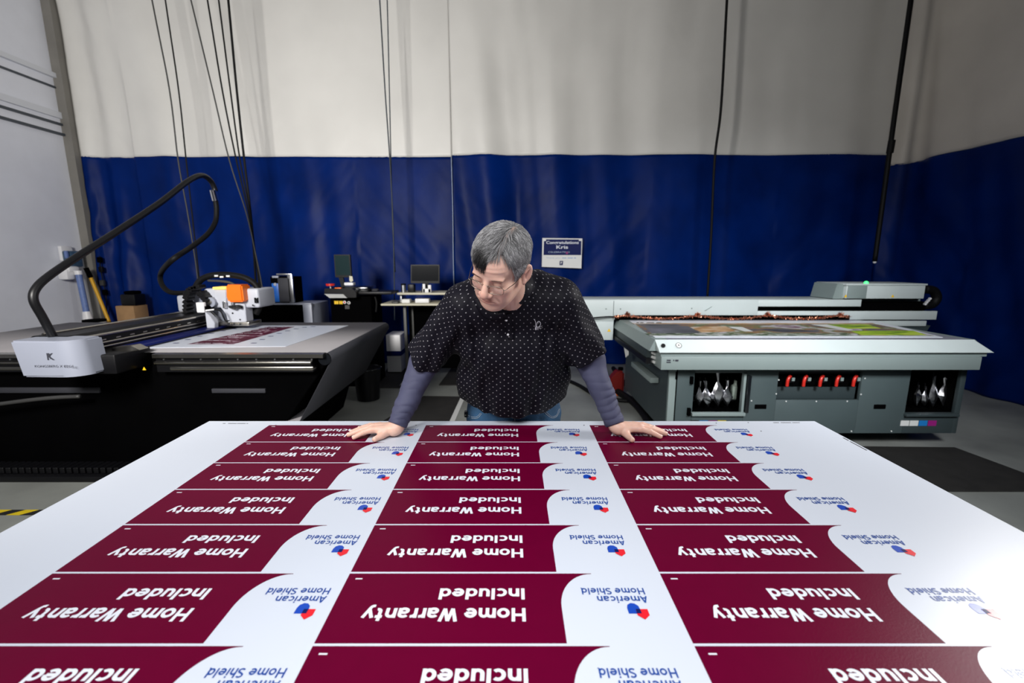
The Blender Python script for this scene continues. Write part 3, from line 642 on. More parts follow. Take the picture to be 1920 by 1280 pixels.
prism('orange_cap', [P(x, y, HY-.06) for x, y in ((422.5, 533.5), (452.5, 534), (456.5, 566), (428, 566.5), (424, 560))], (0, .14, 0), 'orange', hd, .012)
PB('beacon', 398.5, 538, 421, 542.5, HY-.02, HY+.12, 'amber', hd, .006)
for x in (420, 433.5): CY('clamp_nut', P(x+2, 566, HY-.03), P(x+2, 577 if x < 430 else 572, HY-.03), .010, 'chrome', hd, n=12)
PB('clamp_sleeve', 417.5, 565, 422, 578, HY-.03, HY, 'steel', hd, .004)
prism('clamp_lever', [P(x, y, HY-.05) for x, y in ((427, 573), (445, 571.5), (451, 574), (451, 579), (444, 577), (440, 581), (428, 577))], (0, .04, 0), 'black_gloss', hd, .004)
PB('servo_box', 369, 567, 381, 586, HY-.1, HY, 'white_plastic', hd, .006)
PB('air_valve', 383, 574, 388, 582, HY-.09, HY-.04, 'black_matte', hd, .003)
CY('brass_fitting', P(386, 582, HY-.1), P(402, 580, HY-.1), .007, 'white_plastic', hd, n=10)
prism('foot_bracket', [P(x, y, HY-.1) for x, y in ((384, 584), (393, 592), (402, 605), (402, 616), (404, 619), (386, 619), (388, 615), (386, 600))], (0, .06, 0), 'machine_white', hd, .004)
T('air_line', [P(401, 580, HY-.1), P(413, 583, HY-.11), (P(419, 594, HY-.11)), P(423, 601, HY-.1), P(430, 601, HY-.1)], .006, 'cable_black', hd, n=8)
T('air_line', [P(396, 583, HY-.1), P(405, 592, HY-.12), (P(412, 601, HY-.11)), P(424, 603, HY-.1)], .003, 'cable_grey', hd, n=8)
for x, y in ((436, 587), (474, 572), (450, 599)): CY('screw', P(x, y, HY-.008), P(x, y, HY+.005), .007, 'black_matte', hd, n=10)
PB('side_latch', 477, 558, 481.5, 568, HY, HY+.03, 'black_gloss', hd, .003)
PB('cutter_bed_plate', 400, 604, 466, 611, HY-.02, HY+.2, 'rail', hd, .004)
for x in (429, 439, 450): CY('screw', P(x, 607.5, HY-.03), P(x, 607.5, HY-.02), .009, 'chrome', hd, n=8)
# chain arch: links round a half circle
cxp, cyp = P(366, 572, HY), None
for i in range(17):
    t = i/16; a_ = math.radians(200-205*t)
    if t < .25: ctr = P(350+t*4, 590-(t/.25)*30, HY-.04)
    else:
        u = (t-.25)/.75; an = math.pi*(1-u)*.98; ctr = P(371-20*math.cos(math.pi-an)*1.0*(1 if u < .5 else .95), 560-22*math.sin(an)+(18*u if u > .5 else 0), HY-.04)
    B('chain_link', (ctr.x-.027, HY-.07, ctr.z-.016), (ctr.x+.027, HY+.03, ctr.z+.016), 'black_metal', hd, .004, 1, rot=Matrix.Rotation(a_*.0+(.5-t)*2.6, 3, 'Y'))
T('corrugated_hose', [P(x, y, HY+.12) for x, y in ((366, 540), (375, 526), (390, 518), (410, 515), (438, 516), (462, 522), (480, 535), (488, 555), (486, 575), (480, 588))], .028, 'cable_black', hd, n=14)
T('grey_tube', [P(x, y, HY+.05) for x, y in ((390, 526), (412, 526.5), (430, 529), (445, 536))], .010, 'cable_grey', hd, n=8)
for x, y in ((402, 517), (412, 519), (424, 517.5)): PB('cable_tag', x, y-1.5, x+6, y+1.5, HY+.085, HY+.095, 'paper', hd, .001, 1)

# ================================================================= BACKGROUND LEFT
YB = 5.2
cb = thing('control_cabinet', P(520, 600, YB), 'low black control cabinet with grey edge behind the cutting table', 'cabinet')
PB('front_panel', 446, 571, 578, 690, YB, YB+.02, 'black_matte', cb, .004)
a = P(583, 570, YB); b_ = P(458, 600, YB); B('shell', (b_.x, YB+.02, 0), (a.x, YB+.5, a.z), 'lavender_white', cb, .01)
PB('edge_frame', 577, 570, 583.5, 690, YB-.02, YB+.02, 'lavender_white', cb, .004)
PB('top_frame', 490, 568.5, 583, 571.5, YB-.02, YB+.03, 'lavender_white', cb, .003)
tw = thing('computer_tower', P(530, 568, YB+.2), 'black and bright blue tower unit standing on the low cabinet', 'computer')
ztop = P(500, 570, YB).z
def TB(n, x0, y0, x1, y1, ya, yb_, m, par, bev=.004):
    a = P(x0, y1, ya); b = P(x1, y0, ya); return B(n, (a.x, ya, max(a.z, ztop)), (b.x, yb_, b.z), m, par, bev)
TB('case', 511, 519, 545, 568, YB+.10, YB+.38, 'black_matte', tw)
TB('blue_front', 512, 531, 521, 566, YB+.085, YB+.10, 'brick_blue', tw)
TB('vent_panel', 524, 521, 542, 566, YB+.09, YB+.10, 'belt_dark', tw)
TB('handle', 518, 512.5, 546, 516, YB+.1, YB+.13, 'steel', tw); TB('corner_post', 543, 514, 547, 567, YB+.09, YB+.12, 'steel', tw)
TB('front_cap', 510, 517, 521, 521, YB+.085, YB+.12, 'lavender_white', tw)
a = P(515.5, 533, YB+.08); CY('power_button', a, a+V(0, .01, 0), .018, 'lavender_white', tw, n=14)

YW = 5.35
ws = thing('standing_workstation', P(655, 600, YW), 'black pedestal workstation with a sloped grey front and touch desk', 'workstation')
a = P(622, 604, YW); b_ = P(695, 556, YW); B('pedestal', (a.x, YW, 0), (b_.x, YW+.45, b_.z), 'black_matte', ws, .006)
prism('sloped_front', [P(608, 551, YW-.15), P(643, 551.5, YW-.15), P(651, 558.5, YW-.12), P(618, 558.5, YW-.12)], (0, .02, 0), 'swatch_grey', ws)
prism('desk_shell', [P(x, y, YW-.13) for x, y in ((608, 541), (660, 541), (668, 548), (668, 558), (650, 558), (643, 551), (608, 550))], (0, .55, 0), 'black_metal', ws, .004)
PB('desk_wing', 640, 547, 734, 552, YW-.05, YW+.3, 'black_metal', ws, .004)
PB('key_panel', 641, 537.5, 690, 547, YW-.02, YW+.3, 'black_gloss', ws, .01)
for i, (x, c) in enumerate(((627, 'warn_yellow'), (631, 'warn_yellow'), (636, 'warn_yellow'), (639, 'warn_yellow'))): PB('sticker', x, 562 if i else 563, x+3, 571 if i else 566, YW-.006, YW, c, ws, 0) if False else PB('sticker', x, 564, x+3.2, 570, YW-.004, YW, c, ws, .0)
for x, y in ((646, 566.5), (654, 567.5)): a = P(x, y, YW-.004); CY('sticker', a, a+V(0, .005, 0), .018, 'paper', ws, n=16); CY('sticker', a+V(0, -.002, 0), a, .010, 'red_plastic' if x < 650 else 'black_matte', ws, n=12)
PB('sticker', 647, 572, 655, 579, YW-.004, YW, 'cable_grey', ws, 0)
a = P(619.5, 533.5, YW-.05); CY('emergency_button', a+V(0, 0, -.012), a+V(0, 0, .012), .05, 'red_plastic', ws, n=20); CY('button_stem', a+V(0, 0, -.06), a+V(0, 0, -.012), .012, 'steel', ws, n=10)
PB('orange_switch', 627, 539, 639, 542, YW-.1, YW-.05, 'orange', ws, .006)
T('side_cable', [P(703, 556, YW), P(706, 568, YW), P(705, 585, YW)], .012, 'cable_black', ws, n=8)
def monitor(label, x0, y0, x1, y1, Y, par_m, lean=0, stand=None, screen='screen'):
    t = thing('monitor', P((x0+x1)/2, y1, Y), label, 'monitor')
    q = [P(x0, y0, Y), P(x1, y0, Y), P(x1+lean, y1, Y), P(x0+lean, y1, Y)]
    prism('bezel', q, (0, .04, 0), 'black_metal', t, .004)
    ins = 2.0; q2 = [P(x0+ins, y0+ins, Y)+V(0, -.003, 0), P(x1-ins, y0+ins, Y)+V(0, -.003, 0), P(x1+lean-ins, y1-ins*2.2, Y)+V(0, -.003, 0), P(x0+lean+ins, y1-ins*2.2, Y)+V(0, -.003, 0)]
    prism('screen', q2, (0, .003, 0), screen, t)
    if stand: prism('stand', [P(a_, b__, Y+.02) for a_, b__ in stand], (0, .03, 0), 'black_metal', t, .003)
    return t
monitor('tall black monitor with a dim green screen on the standing workstation', 625.5, 477, 656, 520, YW, None, 3, [(634, 518), (643, 518), (647, 538), (640, 538)])
tag(PB('paper_cup', 644, 529.5, 662, 535.5, YW+.02, YW+.12, 'white_plastic', None, .012), 'small white tray on the standing workstation under its monitor', 'tray')
tag(prism('paper_tag', [P(x, y, YW-.01) for x, y in ((655, 517), (660.5, 518), (662, 526), (658, 529), (655, 526))], (0, .003, 0), 'beige_top'), 'cream paper tag hanging below the tall monitor', 'tag')
tag(PB('mouse', 696, 541.5, 708, 547, YW+.05, YW+.14, 'belt_dark', None, .02, 3), 'dark computer mouse on the wing of the standing workstation', 'mouse')

YD = 5.5
dk = thing('two_tier_desk', P(770, 640, YD), 'beige two-tier computer desk with grey legs behind the man', 'desk')
PB('lower_top', 714, 569.5, 890, 573, YD-.15, YD+.35, 'beige_top', dk, .003)
PB('upper_shelf', 744, 549, 890, 552.5, YD, YD+.45, 'beige_top', dk, .003)
for x in (750, 880): PB('shelf_support', x, 552, x+3, 570, YD+.1, YD+.35, 'steel', dk, .002)
for x in (755.5, 885):
    a = P(x, 573, YD); B('leg', (a.x, YD, .03), (a.x+.035, YD+.05, a.z), 'desk_leg', dk, .004); B('leg', (a.x+.05, YD+.2, .03), (a.x+.08, YD+.25, a.z), 'desk_leg', dk, .004)
    B('foot', (a.x-.04, YD-.2, .013), (a.x+.06, YD+.4, .035), 'steel', dk, .006)
PB('modesty_panel', 770, 573, 885, 690, YD+.25, YD+.28, 'black_matte', dk, .002)
monitor('wide black monitor on the upper shelf of the beige desk', 770, 496, 824, 531, YD+.1, None, 0, [(792, 530), (803, 530), (806, 549), (789, 549)], 'black_gloss')
zt = P(750, 549, YD).z
def on(zb_, n, x0, y0, x1, Ya, Yb, m, lab, cat, bev=.006):
    a = P(x0, 0, Ya); z1 = P(x0, y0, Ya).z; xa = P(x0, y0, Ya).x; xb = P(x1, y0, Ya).x
    return tag(B(n, (xa, Ya, zb_), (xb, Yb, z1), m, None, bev), lab, cat)
tc = thing('tumbler', P(757, 549, YD+.1), 'steel and black tumbler at the left end of the upper desk shelf', 'cup')
a = P(757, 549, YD+.1); a.z = zt; CY('cup_body', a, a+V(0, 0, .09), .03, 'steel', tc, n=18, smooth=False); CY('lid', a+V(0, 0, .09), a+V(0, 0, .11), .031, 'black_gloss', tc, n=18)
on(zt, 'speaker', 764, 533, 776, YD+.1, YD+.2, 'black_metal', 'small black speaker between the tumbler and the wide monitor', 'speaker')
wd = thing('phone_cradle', P(799, 549, YD+.05), 'white forked phone cradle in front of the wide monitor', 'cradle')
for x0, x1, y0 in ((792, 797, 532), (802, 808, 534), (792, 808, 541)):
    xa, xb = P(x0, y0, YD+.05).x, P(x1, y0, YD+.05).x; B('prong' if y0 < 540 else 'base', (xa, YD+.05, zt), (xb, YD+.09, P(x0, y0, YD+.05).z), 'white_plastic', wd, .006)
zl = P(750, 569.5, YD-.15).z
on(zl, 'notepad', 753, 561, 768, YD-.05, YD+.05, 'paper', 'white note block tilted on the lower desk top', 'notepad')
on(zl, 'device', 734, 565.5, 746, YD-.12, YD-.02, 'cable_grey', 'small grey device at the left end of the lower desk top', 'device')
on(zl, 'keyboard', 778, 560, 804, YD-.02, YD+.08, 'white_plastic', 'white keyboard under the upper desk shelf', 'keyboard')
YC = 6.0
wc = thing('white_cabinet', P(737, 690, YC), 'white box cabinet with a navy stripe behind the cutter belt', 'cabinet')
a = P(724, 640, YC); b_ = P(750, 630, YC); zc_ = P(737, 628, YC).z
B('cabinet_body', (a.x, YC, 0.02), (b_.x, YC+.35, zc_), 'white_plastic', wc, .006); B('stripe', (a.x-.002, YC-.004, P(737, 667, YC).z), (b_.x+.002, YC+.3, P(737, 658, YC).z), 'logo_navy', wc)
for sx in (a.x+.03, b_.x-.06): B('foot', (sx, YC+.03, 0), (sx+.03, YC+.3, .02), 'black_matte', wc)
YP = 5.45
pc = thing('desk_computer', P(775, 660, YP), 'black computer case on the floor under the beige desk', 'computer')
a = P(766, 600, YP+.2); b_ = P(786, 606, YP+.2); B('case', (a.x, YP+.2, .0), (b_.x, YP+.5, .50), 'black_matte', pc, .006); B('white_slot', (a.x+.05, YP+.19, .28), (a.x+.07, YP+.2, .42), 'white_plastic', pc, .002)
bn = thing('waste_bin', (-1.60, 4.84, 0), 'dark waste bin on the floor behind the cutter belt', 'bin')
a = G(703, 722, 0); a.x = -1.60; a.y = 4.84-.35; bm = bmesh.new(); cyl(bm, (a.x, a.y+.35, .006), (a.x, a.y+.35, .36), .12, .15, 24); obj('bin_body', bm, 'black_metal', bn); bm = bmesh.new(); tube(bm, [(a.x+.152*math.cos(t*math.pi/12), a.y+.35+.152*math.sin(t*math.pi/12), .36) for t in range(24)], .008, 8, True); obj('rim', bm, 'black_gloss', bn, True)

# left wall things: dispenser, mops, box
WX = -6.10
dp = thing('broom_rack', PX_(135, 490, WX), 'white bracket rack with a blue cloth on the left wall', 'rack')
def WB(n, x0, y0, x1, y1, d0, d1, m, par, bev=.01):
    a = PX_(x0, y0, WX+d1); b = PX_(x1, y1, WX+d1); B(n, (WX+d0, min(a.y, b.y), min(a.z, b.z)), (WX+d1, max(a.y, b.y), max(a.z, b.z)), m, par, bev)
WB('back_plate', 114, 461, 140, 489, 0, .05, 'white_plastic', dp); WB('holder', 124, 503, 144, 524, 0, .14, 'white_plastic', dp, .03)
WB('holder', 129, 499, 152, 510, .02, .16, 'white_plastic', dp, .03); WB('blue_cloth', 124, 470, 158, 500, .05, .12, 'bag_blue', dp, .02)
WB('cloth_fold', 124, 470, 131, 484, .10, .14, 'dusty_blue', dp, .01)
mp = thing('blue_mop', PX_(160, 600, WX+.2), 'dusty blue mop pole with white ends leaning at the left wall', 'mop')
a = PX_(147, 512, WX+.18); b_ = PX_(162, 584, WX+.22); d_ = (b_-a)
CY('pole', a, b_, .036, 'dusty_blue', mp, n=14); CY('grip', a-d_*.06, a+d_*.04, .044, 'white_plastic', mp, n=14); CY('mop_head', b_, b_+d_*.28, .045, 'white_plastic', mp, r2=.06, n=14)
c_ = b_+d_*.28; CY('lower_pole', c_, V(c_.x+.02, c_.y, .06), .025, 'white_plastic', mp, n=12); B('mop_base', (c_.x-.10, c_.y-.08, 0), (c_.x+.10, c_.y+.08, .06), 'white_plastic', mp, .02)
br = thing('yellow_broom', PX_(190, 560, WX+.2), 'yellow handled broom with black grip leaning at the left wall', 'broom')
a = PX_(161, 502, WX+.2); m_ = PX_(170, 520, WX+.22); b_ = PX_(206, 606, WX+.42)
CY('grip', a, m_, .030, 'black_matte', br, n=12); CY('pole', m_, b_, .022, 'yellow_pole', br, n=12)
d_ = (b_-m_).normalized(); t_ = (b_.z-.12)/-d_.z; c_ = b_+d_*t_; CY('pole_end', b_, c_, .020, 'yellow_pole', br, n=12); B('bristles', (c_.x-.16, c_.y-.05, 0), (c_.x+.16, c_.y+.05, .14), 'black_matte', br, .02)
bk = thing('white_bucket', PX_(192, 603, WX+.35), 'white bucket with a black rim by the left wall', 'bucket')
a = PX_(190, 601, WX+.52); a.y -= .1; CY('bucket_body', (a.x, a.y, 0), (a.x, a.y, a.z), .09, 'white_plastic', bk, r2=.12, n=24); CY('rim', (a.x, a.y, a.z), (a.x, a.y, a.z+.03), .125, 'black_matte', bk, n=24)
YX = 6.12
xb = thing('cardboard_box', P(240, 610, YX), 'brown cardboard box standing in the back left corner', 'box')
a = P(216, 574, YX); b_ = P(250, 574, YX)
B('carton', (a.x, YX, 0), (b_.x, YX+.24, a.z), 'cardboard', xb, .003)
B('flap', (a.x+.01, YX+.0, a.z-.002), (b_.x-.01, YX+.11, a.z+.004), 'cardboard', xb); B('flap', (a.x+.01, YX+.12, a.z-.002), (b_.x-.01, YX+.23, a.z+.004), 'cardboard', xb)
c_ = P(241, 574, YX+.1); bb_ = thing('black_bin', (c_.x, YX+.17, a.z), 'black lidded bin sitting on the cardboard box', 'bin')
B('bin_body', (P(222, 560, YX).x, YX+.02, a.z+.004), (P(250, 560, YX).x, YX+.22, P(240, 552, YX).z), 'black_metal', bb_, .02); B('lid', (P(226, 560, YX).x, YX+.05, P(240, 552, YX).z-.003), (P(246, 560, YX).x, YX+.2, P(240, 546, YX).z), 'black_matte', bb_, .02)
gc = thing('corner_cables', PX_(190, 520, -5.98), 'tangle of thin dark cables and plugs on the corner post', 'cable')
for i, (x, y) in enumerate(((187, 487), (190, 505), (192, 530), (197, 548))):
    a = P(x, y, 6.50); B('plug', (a.x-.03, 6.48, a.z-.04), (a.x+.03, 6.522, a.z+.04), ['black_matte', 'black_metal', 'cable_grey', 'black_matte'][i], gc, .01)
T('cable', [P(187, 480, 6.50), P(188, 500, 6.50), P(193, 525, 6.50), P(199, 555, 6.50), P(200, 590, 6.50)], .008, 'cable_black', gc, n=8)

# ================================================================= FLATBED PRINTER (right)
PT = .93; PYF = 3.36; PXL, PXR = 1.10, 3.70; PYB = 4.95
pr_ = thing('flatbed_printer', (2.4, 4, 0), 'large grey flatbed printer with sloped light rim and dark green-grey body', 'printer')
# rim: bevelled light frame round the bed, skirt below
def yz(pts, x0, x1, name, m, chl=0, chr_=0):
    prism(name, [(x0, y, z) for y, z in pts], (x1-x0, 0, 0), m, pr_)
zq = lambda y, Y: P(1500, y, Y).z
z0, z1, z2, z3 = zq(639, PYF+.05), zq(661, PYF), zq(668.5, PYF+.02), zq(693, PYF+.02)
bm = bmesh.new()   # sloped front rim with chamfered ends
A_ = [(PXL+.02, PYF+.07, PT), (PXR-.10, PYF+.07, PT), (PXR, PYF, z1), (PXL+.04, PYF, z1)]
vs = [bm.verts.new(p) for p in A_]; bm.faces.new(vs); vb = [bm.verts.new(p) for p in ((PXL+.02, PYF+.25, PT-.002), (PXR-.1, PYF+.25, PT-.002), (PXR, PYF+.25, z1), (PXL+.04, PYF+.25, z1))]
for i in range(4): bm.faces.new((vs[i], vb[i], vb[(i+1) % 4], vs[(i+1) % 4]))
bm.faces.new(vb[::-1]); obj('front_rim', bm, 'printer_light', pr_)
B('recess_strip', (PXL+.06, PYF+.03, z2), (PXR-.02, PYF+.2, z1), 'printer_mid', pr_)
B('front_skirt', (PXL+.06, PYF+.012, z3), (PXR-.07, PYF+.2, z2), 'printer_mid', pr_, .004)
B('left_side_skirt', (PXL+.0, PYF+.2, z3), (PXL+.12, PYB, z2+.02), 'printer_shade', pr_)
prism('left_rim', [(PXL+.02, PYF+.07, PT), (PXL+.13, PYF+.07, PT), (PXL+.13, PYF+.07, z1), (PXL-.02, PYF+.07, z1)], (0, PYB-PYF, 0), 'printer_mid', pr_)
prism('right_rim', [(PXR-.16, PYF+.07, PT), (PXR-.09, PYF+.07, PT), (PXR-.0, PYF+.07, z1), (PXR-.16, PYF+.07, z1)], (0, PYB-PYF, 0), 'printer_mid', pr_)
B('right_side_skirt', (PXR-.19, PYF+.2, z3), (PXR-.07, PYB, z2), 'printer_shade', pr_)
B('vacuum_bed', (PXL+.12, PYF+.07, PT-.06), (PXR-.15, PYB, PT+.001), 'vac_bed', pr_)
# body panels
BY = 3.50; zt_, zb_ = z3, P(1700, 812, BY).z
X_ = lambda px, py=740: P(px, py, BY).x; Z_ = lambda py: P(1500, py, BY).z
def panel(name, x0, x1, y0, y1, m='printer_dark', ya=BY, yb=BY+.03, bev=.003): return B(name, (X_(x0), ya, Z_(y1)), (X_(x1), yb, Z_(y0)), m, pr_, bev)
B('chassis', (X_(1253), BY+.32, zb_), (X_(1806), PYB-.1, zt_), 'printer_shade', pr_)
B('chassis_floor', (X_(1253), BY+.02, zb_), (X_(1806), BY+.34, Z_(800)), 'printer_shade', pr_)
panel('corner_post', 1253, 1266, 692, 812, 'printer_mid'); panel('front_panel', 1268, 1300, 692, 812, 'printer_dark')
panel('front_panel', 1300, 1396, 772, 812); panel('front_panel', 1300, 1396, 692, 699); panel('front_panel', 1396, 1456, 692, 812)
panel('front_panel', 1456, 1612, 750, 812); panel('front_panel', 1456, 1612, 692, 696); panel('front_panel', 1612, 1702, 692, 812)
panel('front_panel', 1702, 1796, 775, 812, 'printer_shade'); panel('front_panel', 1796, 1806, 692, 812, 'printer_shade')
panel('valve_recess', 1454, 1614, 694, 752, 'printer_shade', BY+.06, BY+.08)
panel('valve_strip', 1457, 1612, 704, 727, 'black_matte', BY+.045, BY+.065)
for x0, x1 in ((1298, 1398), (1700, 1798)):
    B('bay_back', (X_(x0), BY+.28, Z_(780)), (X_(x1)+.02, BY+.30, z3), 'black_matte', pr_); B('bay_side', (X_(x0)-.01, BY+.03, Z_(780)), (X_(x0), BY+.30, z3), 'black_matte', pr_); B('bay_side', (X_(x1), BY+.03, Z_(780)), (X_(x1)+.012, BY+.30, z3), 'black_matte', pr_); B('bay_floor', (X_(x0), BY+.03, Z_(779)), (X_(x1), BY+.30, Z_(778)), 'black_matte', pr_)
panel('bay_frame', 1291, 1296.5, 705, 719, 'black_matte', BY-.025); panel('bay_frame', 1291-1, 1296, 764, 778, 'black_matte', BY-.025)
panel('bay_frame', 1397, 1403, 703, 772, 'black_gloss', BY-.03); panel('bay_frame', 1391, 1395.5, 700, 775, 'printer_mid', BY-.012)
panel('bay_sill', 1298, 1398, 772, 778, 'printer_mid', BY-.03); panel('bay_sill', 1700, 1800, 774.5, 779, 'printer_shade', BY-.03)
panel('door_line', 1267, 1268, 692, 812, 'black_matte', BY-.001); panel('door_slot', 1264, 1268, 697, 711, 'black_matte', BY-.006)
for x0 in (1417, 1641.5): panel('pull_handle', x0, x0+22, 758, 766, 'black_matte', BY-.006)
panel('seam', 1396.5, 1397.5, 779, 812, 'printer_shade', BY-.001)
for x, y in ((1410, 751), (1457, 712), (1455, 738), (1475, 752), (1532, 752), (1590, 752), (1617, 709), (1614, 739), (1606, 808), (1682, 808)):
    c_ = V(X_(x), BY-.003, Z_(y)); CY('screw', c_, c_+V(0, .006, 0), .006, 'swatch_grey', pr_, n=8)
for i, x in enumerate((1473, 1503.5, 1534, 1564.5, 1596)):
    c_ = V(X_(x), BY+.02, Z_(714)); B('valve_body', (c_.x-.0, BY+.02, c_.z-.022), (c_.x+.075, BY+.045, c_.z+.030), 'black_metal', pr_, .006); B('valve_label', (c_.x+.045, BY+.012, c_.z-.005), (c_.x+.07, BY+.02, c_.z+.025), 'printer_mid', pr_, .002)
    T('valve_lever', [c_+V(.022, -.02, .042), c_+V(.004, -.03, .030), c_+V(-.006, -.035, .0), c_+V(-.004, -.03, -.040)], .013, 'red_plastic', pr_, n=8)
for k_, (x0, cols) in enumerate(((1298, ['black_matte', 'swatch_cyan', 'swatch_magenta', 'swatch_yellow']), (1697, ['swatch_grey', 'swatch_grey', 'swatch_cyan', 'swatch_magenta']))):
    for i, c in enumerate(cols): panel('colour_swatch', x0+i*17.3, x0+i*17.3+16, 788, 798, c, BY-.002, BY, 0)
def gauge(px, py, r):
    c_ = P(px, py, PYF+.02); c_.y = PYF+.075-(PT-c_.z)*.9
    nn = V(0, -.75, .66).normalized(); return c_, nn
for px, r_, m_ in ((1243, .016, 'black_metal'), (1271.5, .024, 'chrome')):
    t_ = .5; c_ = V(P(px, 651, PYF+.035).x, PYF+.035, PT+(z1-PT)*.5); nn = V(0, -(PT-z1), .07).normalized() if False else V(0, -.75, .66).normalized()
    kn = CY('control_knob' if r_ < .02 else 'vacuum_gauge', c_-nn*.004, c_+nn*.012, r_, m_, pr_, n=20)
    if r_ > .02: CY('gauge_face', c_+nn*.012, c_+nn*.0135, r_*.8, 'paper', kn, n=20); CY('gauge_needle', c_+nn*.0135, c_+nn*.0145, .006, 'black_matte', kn, n=8)
for x0, x1, y0, y1 in ((1250, 1257.5, 674, 676.2), (1249.5, 1257.5, 677.8, 680), (1262, 1264, 674, 676.5), (1266, 1272, 674, 677)):
    a = P(x0, y1, PYF+.012); c_ = P(x1, y0, PYF+.012); B('rim_marking', (a.x, PYF+.009, a.z), (c_.x, PYF+.0125, c_.z), 'grey_logo', pr_)
# left side of the body
B('left_side_panel', (X_(1253)-.004, BY+.03, zb_), (X_(1253)+.02, PYB-.1, zt_), 'printer_shade', pr_)
sx = X_(1253)-.01
B('side_step', (sx-.07, 3.72, .50), (sx, 4.35, .545), 'printer_mid', pr_, .004)
B('side_junction_box', (sx-.08, 4.10, .68), (sx, 4.38, .80), 'black_metal', pr_, .006); CY('side_lamp', (sx-.09, 4.2, .74), (sx-.08, 4.2, .74), .025, 'swatch_grey', pr_, n=12)
B('side_rail', (PXL-.02, PYF+.14, z3+.02), (PXL+.02, PYB, z3+.06), 'black_metal', pr_)
for i in range(3): CY('side_connector', (PXL+.045, PYF+.19, z3+.03+i*.035), (PXL+.055, PYF+.15, z3+.03+i*.035), .012, 'swatch_grey', pr_, n=10)
prism('side_plate', [(sx-.12, 4.5, .70), (sx-.12, 4.5, .88), (sx-.12, 4.3, .80), (sx-.12, 4.3, .62), (sx-.12, 4.38, .58)], (.006, 0, 0), 'paper', pr_)
for x_ in (X_(1270), X_(1790)):
    for y_ in (BY+.4, PYB-.3): CY('foot', (x_, y_, 0), (x_, y_, zb_+.01), .045, 'black_metal', pr_, n=16)
# gantry
GY = 4.60; gz = lambda y: P(1400, y, GY).z; gx = lambda x, y=590: P(x, y, GY).x
def gp(name, x0, x1, y0, y1, ya, yb, m, bev=.004): return B(name, (gx(x0), ya, gz(y1)), (gx(x1), yb, gz(y0)), m, gn, bev)
# front face in pieces so that the black slot is a real recess
gn = B('gantry', (gx(1092), GY+.08, gz(586)), (gx(1740), GY+.40, gz(566)), 'black_matte', pr_); gn['label'] = 'long light grey print gantry'
gp('upper_panel', 1090, 1420, 563, 599, GY, GY+.03, 'printer_light', .003)
gp('upper_panel', 1420, 1612, 563, 574.5, GY, GY+.03, 'printer_light', .003); gp('lower_lip', 1420, 1757, 583, 599, GY, GY+.03, 'printer_light', .003)
gp('slot_lining', 1419, 1740, 574, 584, GY+.05, GY+.07, 'black_matte', 0)
gp('top_cover', 1090, 1612, 561.5, 563.5, GY, GY+.40, 'printer_light', .003)
gp('seam', 1149.5, 1150.3, 564, 598, GY-.0015, GY, 'printer_shade', 0)
for x, y in ((1136, 579), (1163, 579), (1296, 578)): c_ = V(gx(x), GY-.003, gz(y)); CY('screw', c_, c_+V(0, .004, 0), .008, 'printer_mid', gn, n=8)
prism('panel_mark', [P(1320, 583, GY-.002), P(1323, 583, GY-.002), P(1336, 574.5, GY-.002), P(1334, 574.5, GY-.002)], (0, .002, 0), 'printer_mid', gn)
gp('left_leg', 1088, 1152, 602, 638, GY+.02, GY+.36, 'printer_light', .005); gp('left_leg_cap', 1088, 1152, 584, 602, GY+.01, GY+.36, 'printer_light', .004)
gp('under_beam', 1153, 1600, 591, 600.5, GY-.02, GY+.3, 'black_matte', 0) if False else None
c_ = P(1142, 619, GY+.015); prism('warning_mark', [c_+V(-.018, 0, -.014), c_+V(.018, 0, -.014), c_+V(0, 0, .018)], (0, .004, 0), 'warn_yellow', gn)
gp('right_bracket', 1600, 1745, 602, 612, GY+.03, GY+.36, 'printer_light', .004)
prism('right_leg', [P(1680, 612, GY+.05), P(1745, 610, GY+.05), P(1737, 622, GY+.05), P(1690, 622, GY+.05)], (0, .3, 0), 'printer_shade', gn)
B('right_support', (gx(1690), GY+.1, 0), (gx(1735), GY+.36, gz(615)), 'printer_shade', gn, .006); None
gp('end_ledge', 1612, 1738, 562, 574, GY+.10, GY+.3, 'printer_mid', .004)
# carriage
def gc_(name, x0, x1, y0, y1, ya, yb, m, bev=.004): return B(name, (gx(x0, 545), ya, gz(y1)), (gx(x1, 545), yb, gz(y0)), m, cg, bev)
cg = B('print_carriage', (gx(1584, 545), GY-.02, gz(559.5)), (gx(1731, 545), GY+.42, gz(533)), 'printer_light', pr_, .005); cg['label'] = 'light grey carriage box with a green light'; gc_('lid', 1582, 1733, 531.5, 534.5, GY-.03, GY+.43, 'printer_light', .003)
prism('left_cheek', [P(1570, 532, GY+.02), P(1584, 532, GY+.02), P(1580, 560, GY+.02), P(1561, 560, GY+.02)], (0, .35, 0), 'printer_mid', cg)
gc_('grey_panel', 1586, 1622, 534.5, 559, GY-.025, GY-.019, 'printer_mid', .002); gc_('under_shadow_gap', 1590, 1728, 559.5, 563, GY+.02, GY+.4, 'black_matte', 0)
c_ = P(1624, 530.5, GY-.0); bm = bmesh.new(); bmesh.ops.create_icosphere(bm, subdivisions=2, radius=.022, matrix=Matrix.Translation(c_)); obj('status_light', bm, 'green_led', cg, True)
for x, y in ((1674, 555), (1586, 555)): c_ = P(x, y, GY-.022); prism('warning_mark', [c_+V(-.016, 0, -.012), c_+V(.016, 0, -.012), c_+V(0, 0, .016)], (0, .004, 0), 'warn_yellow', cg)
eh = thing('end_hose', P(1745, 560, GY+.1), 'black corrugated hose curling round the right end of the gantry', 'hose')
T('hose', [P(x, y, GY+.2) for x, y in ((1734, 542), (1750, 545), (1756, 558), (1748, 570), (1732, 573))], .045, 'cable_black', eh, n=14)
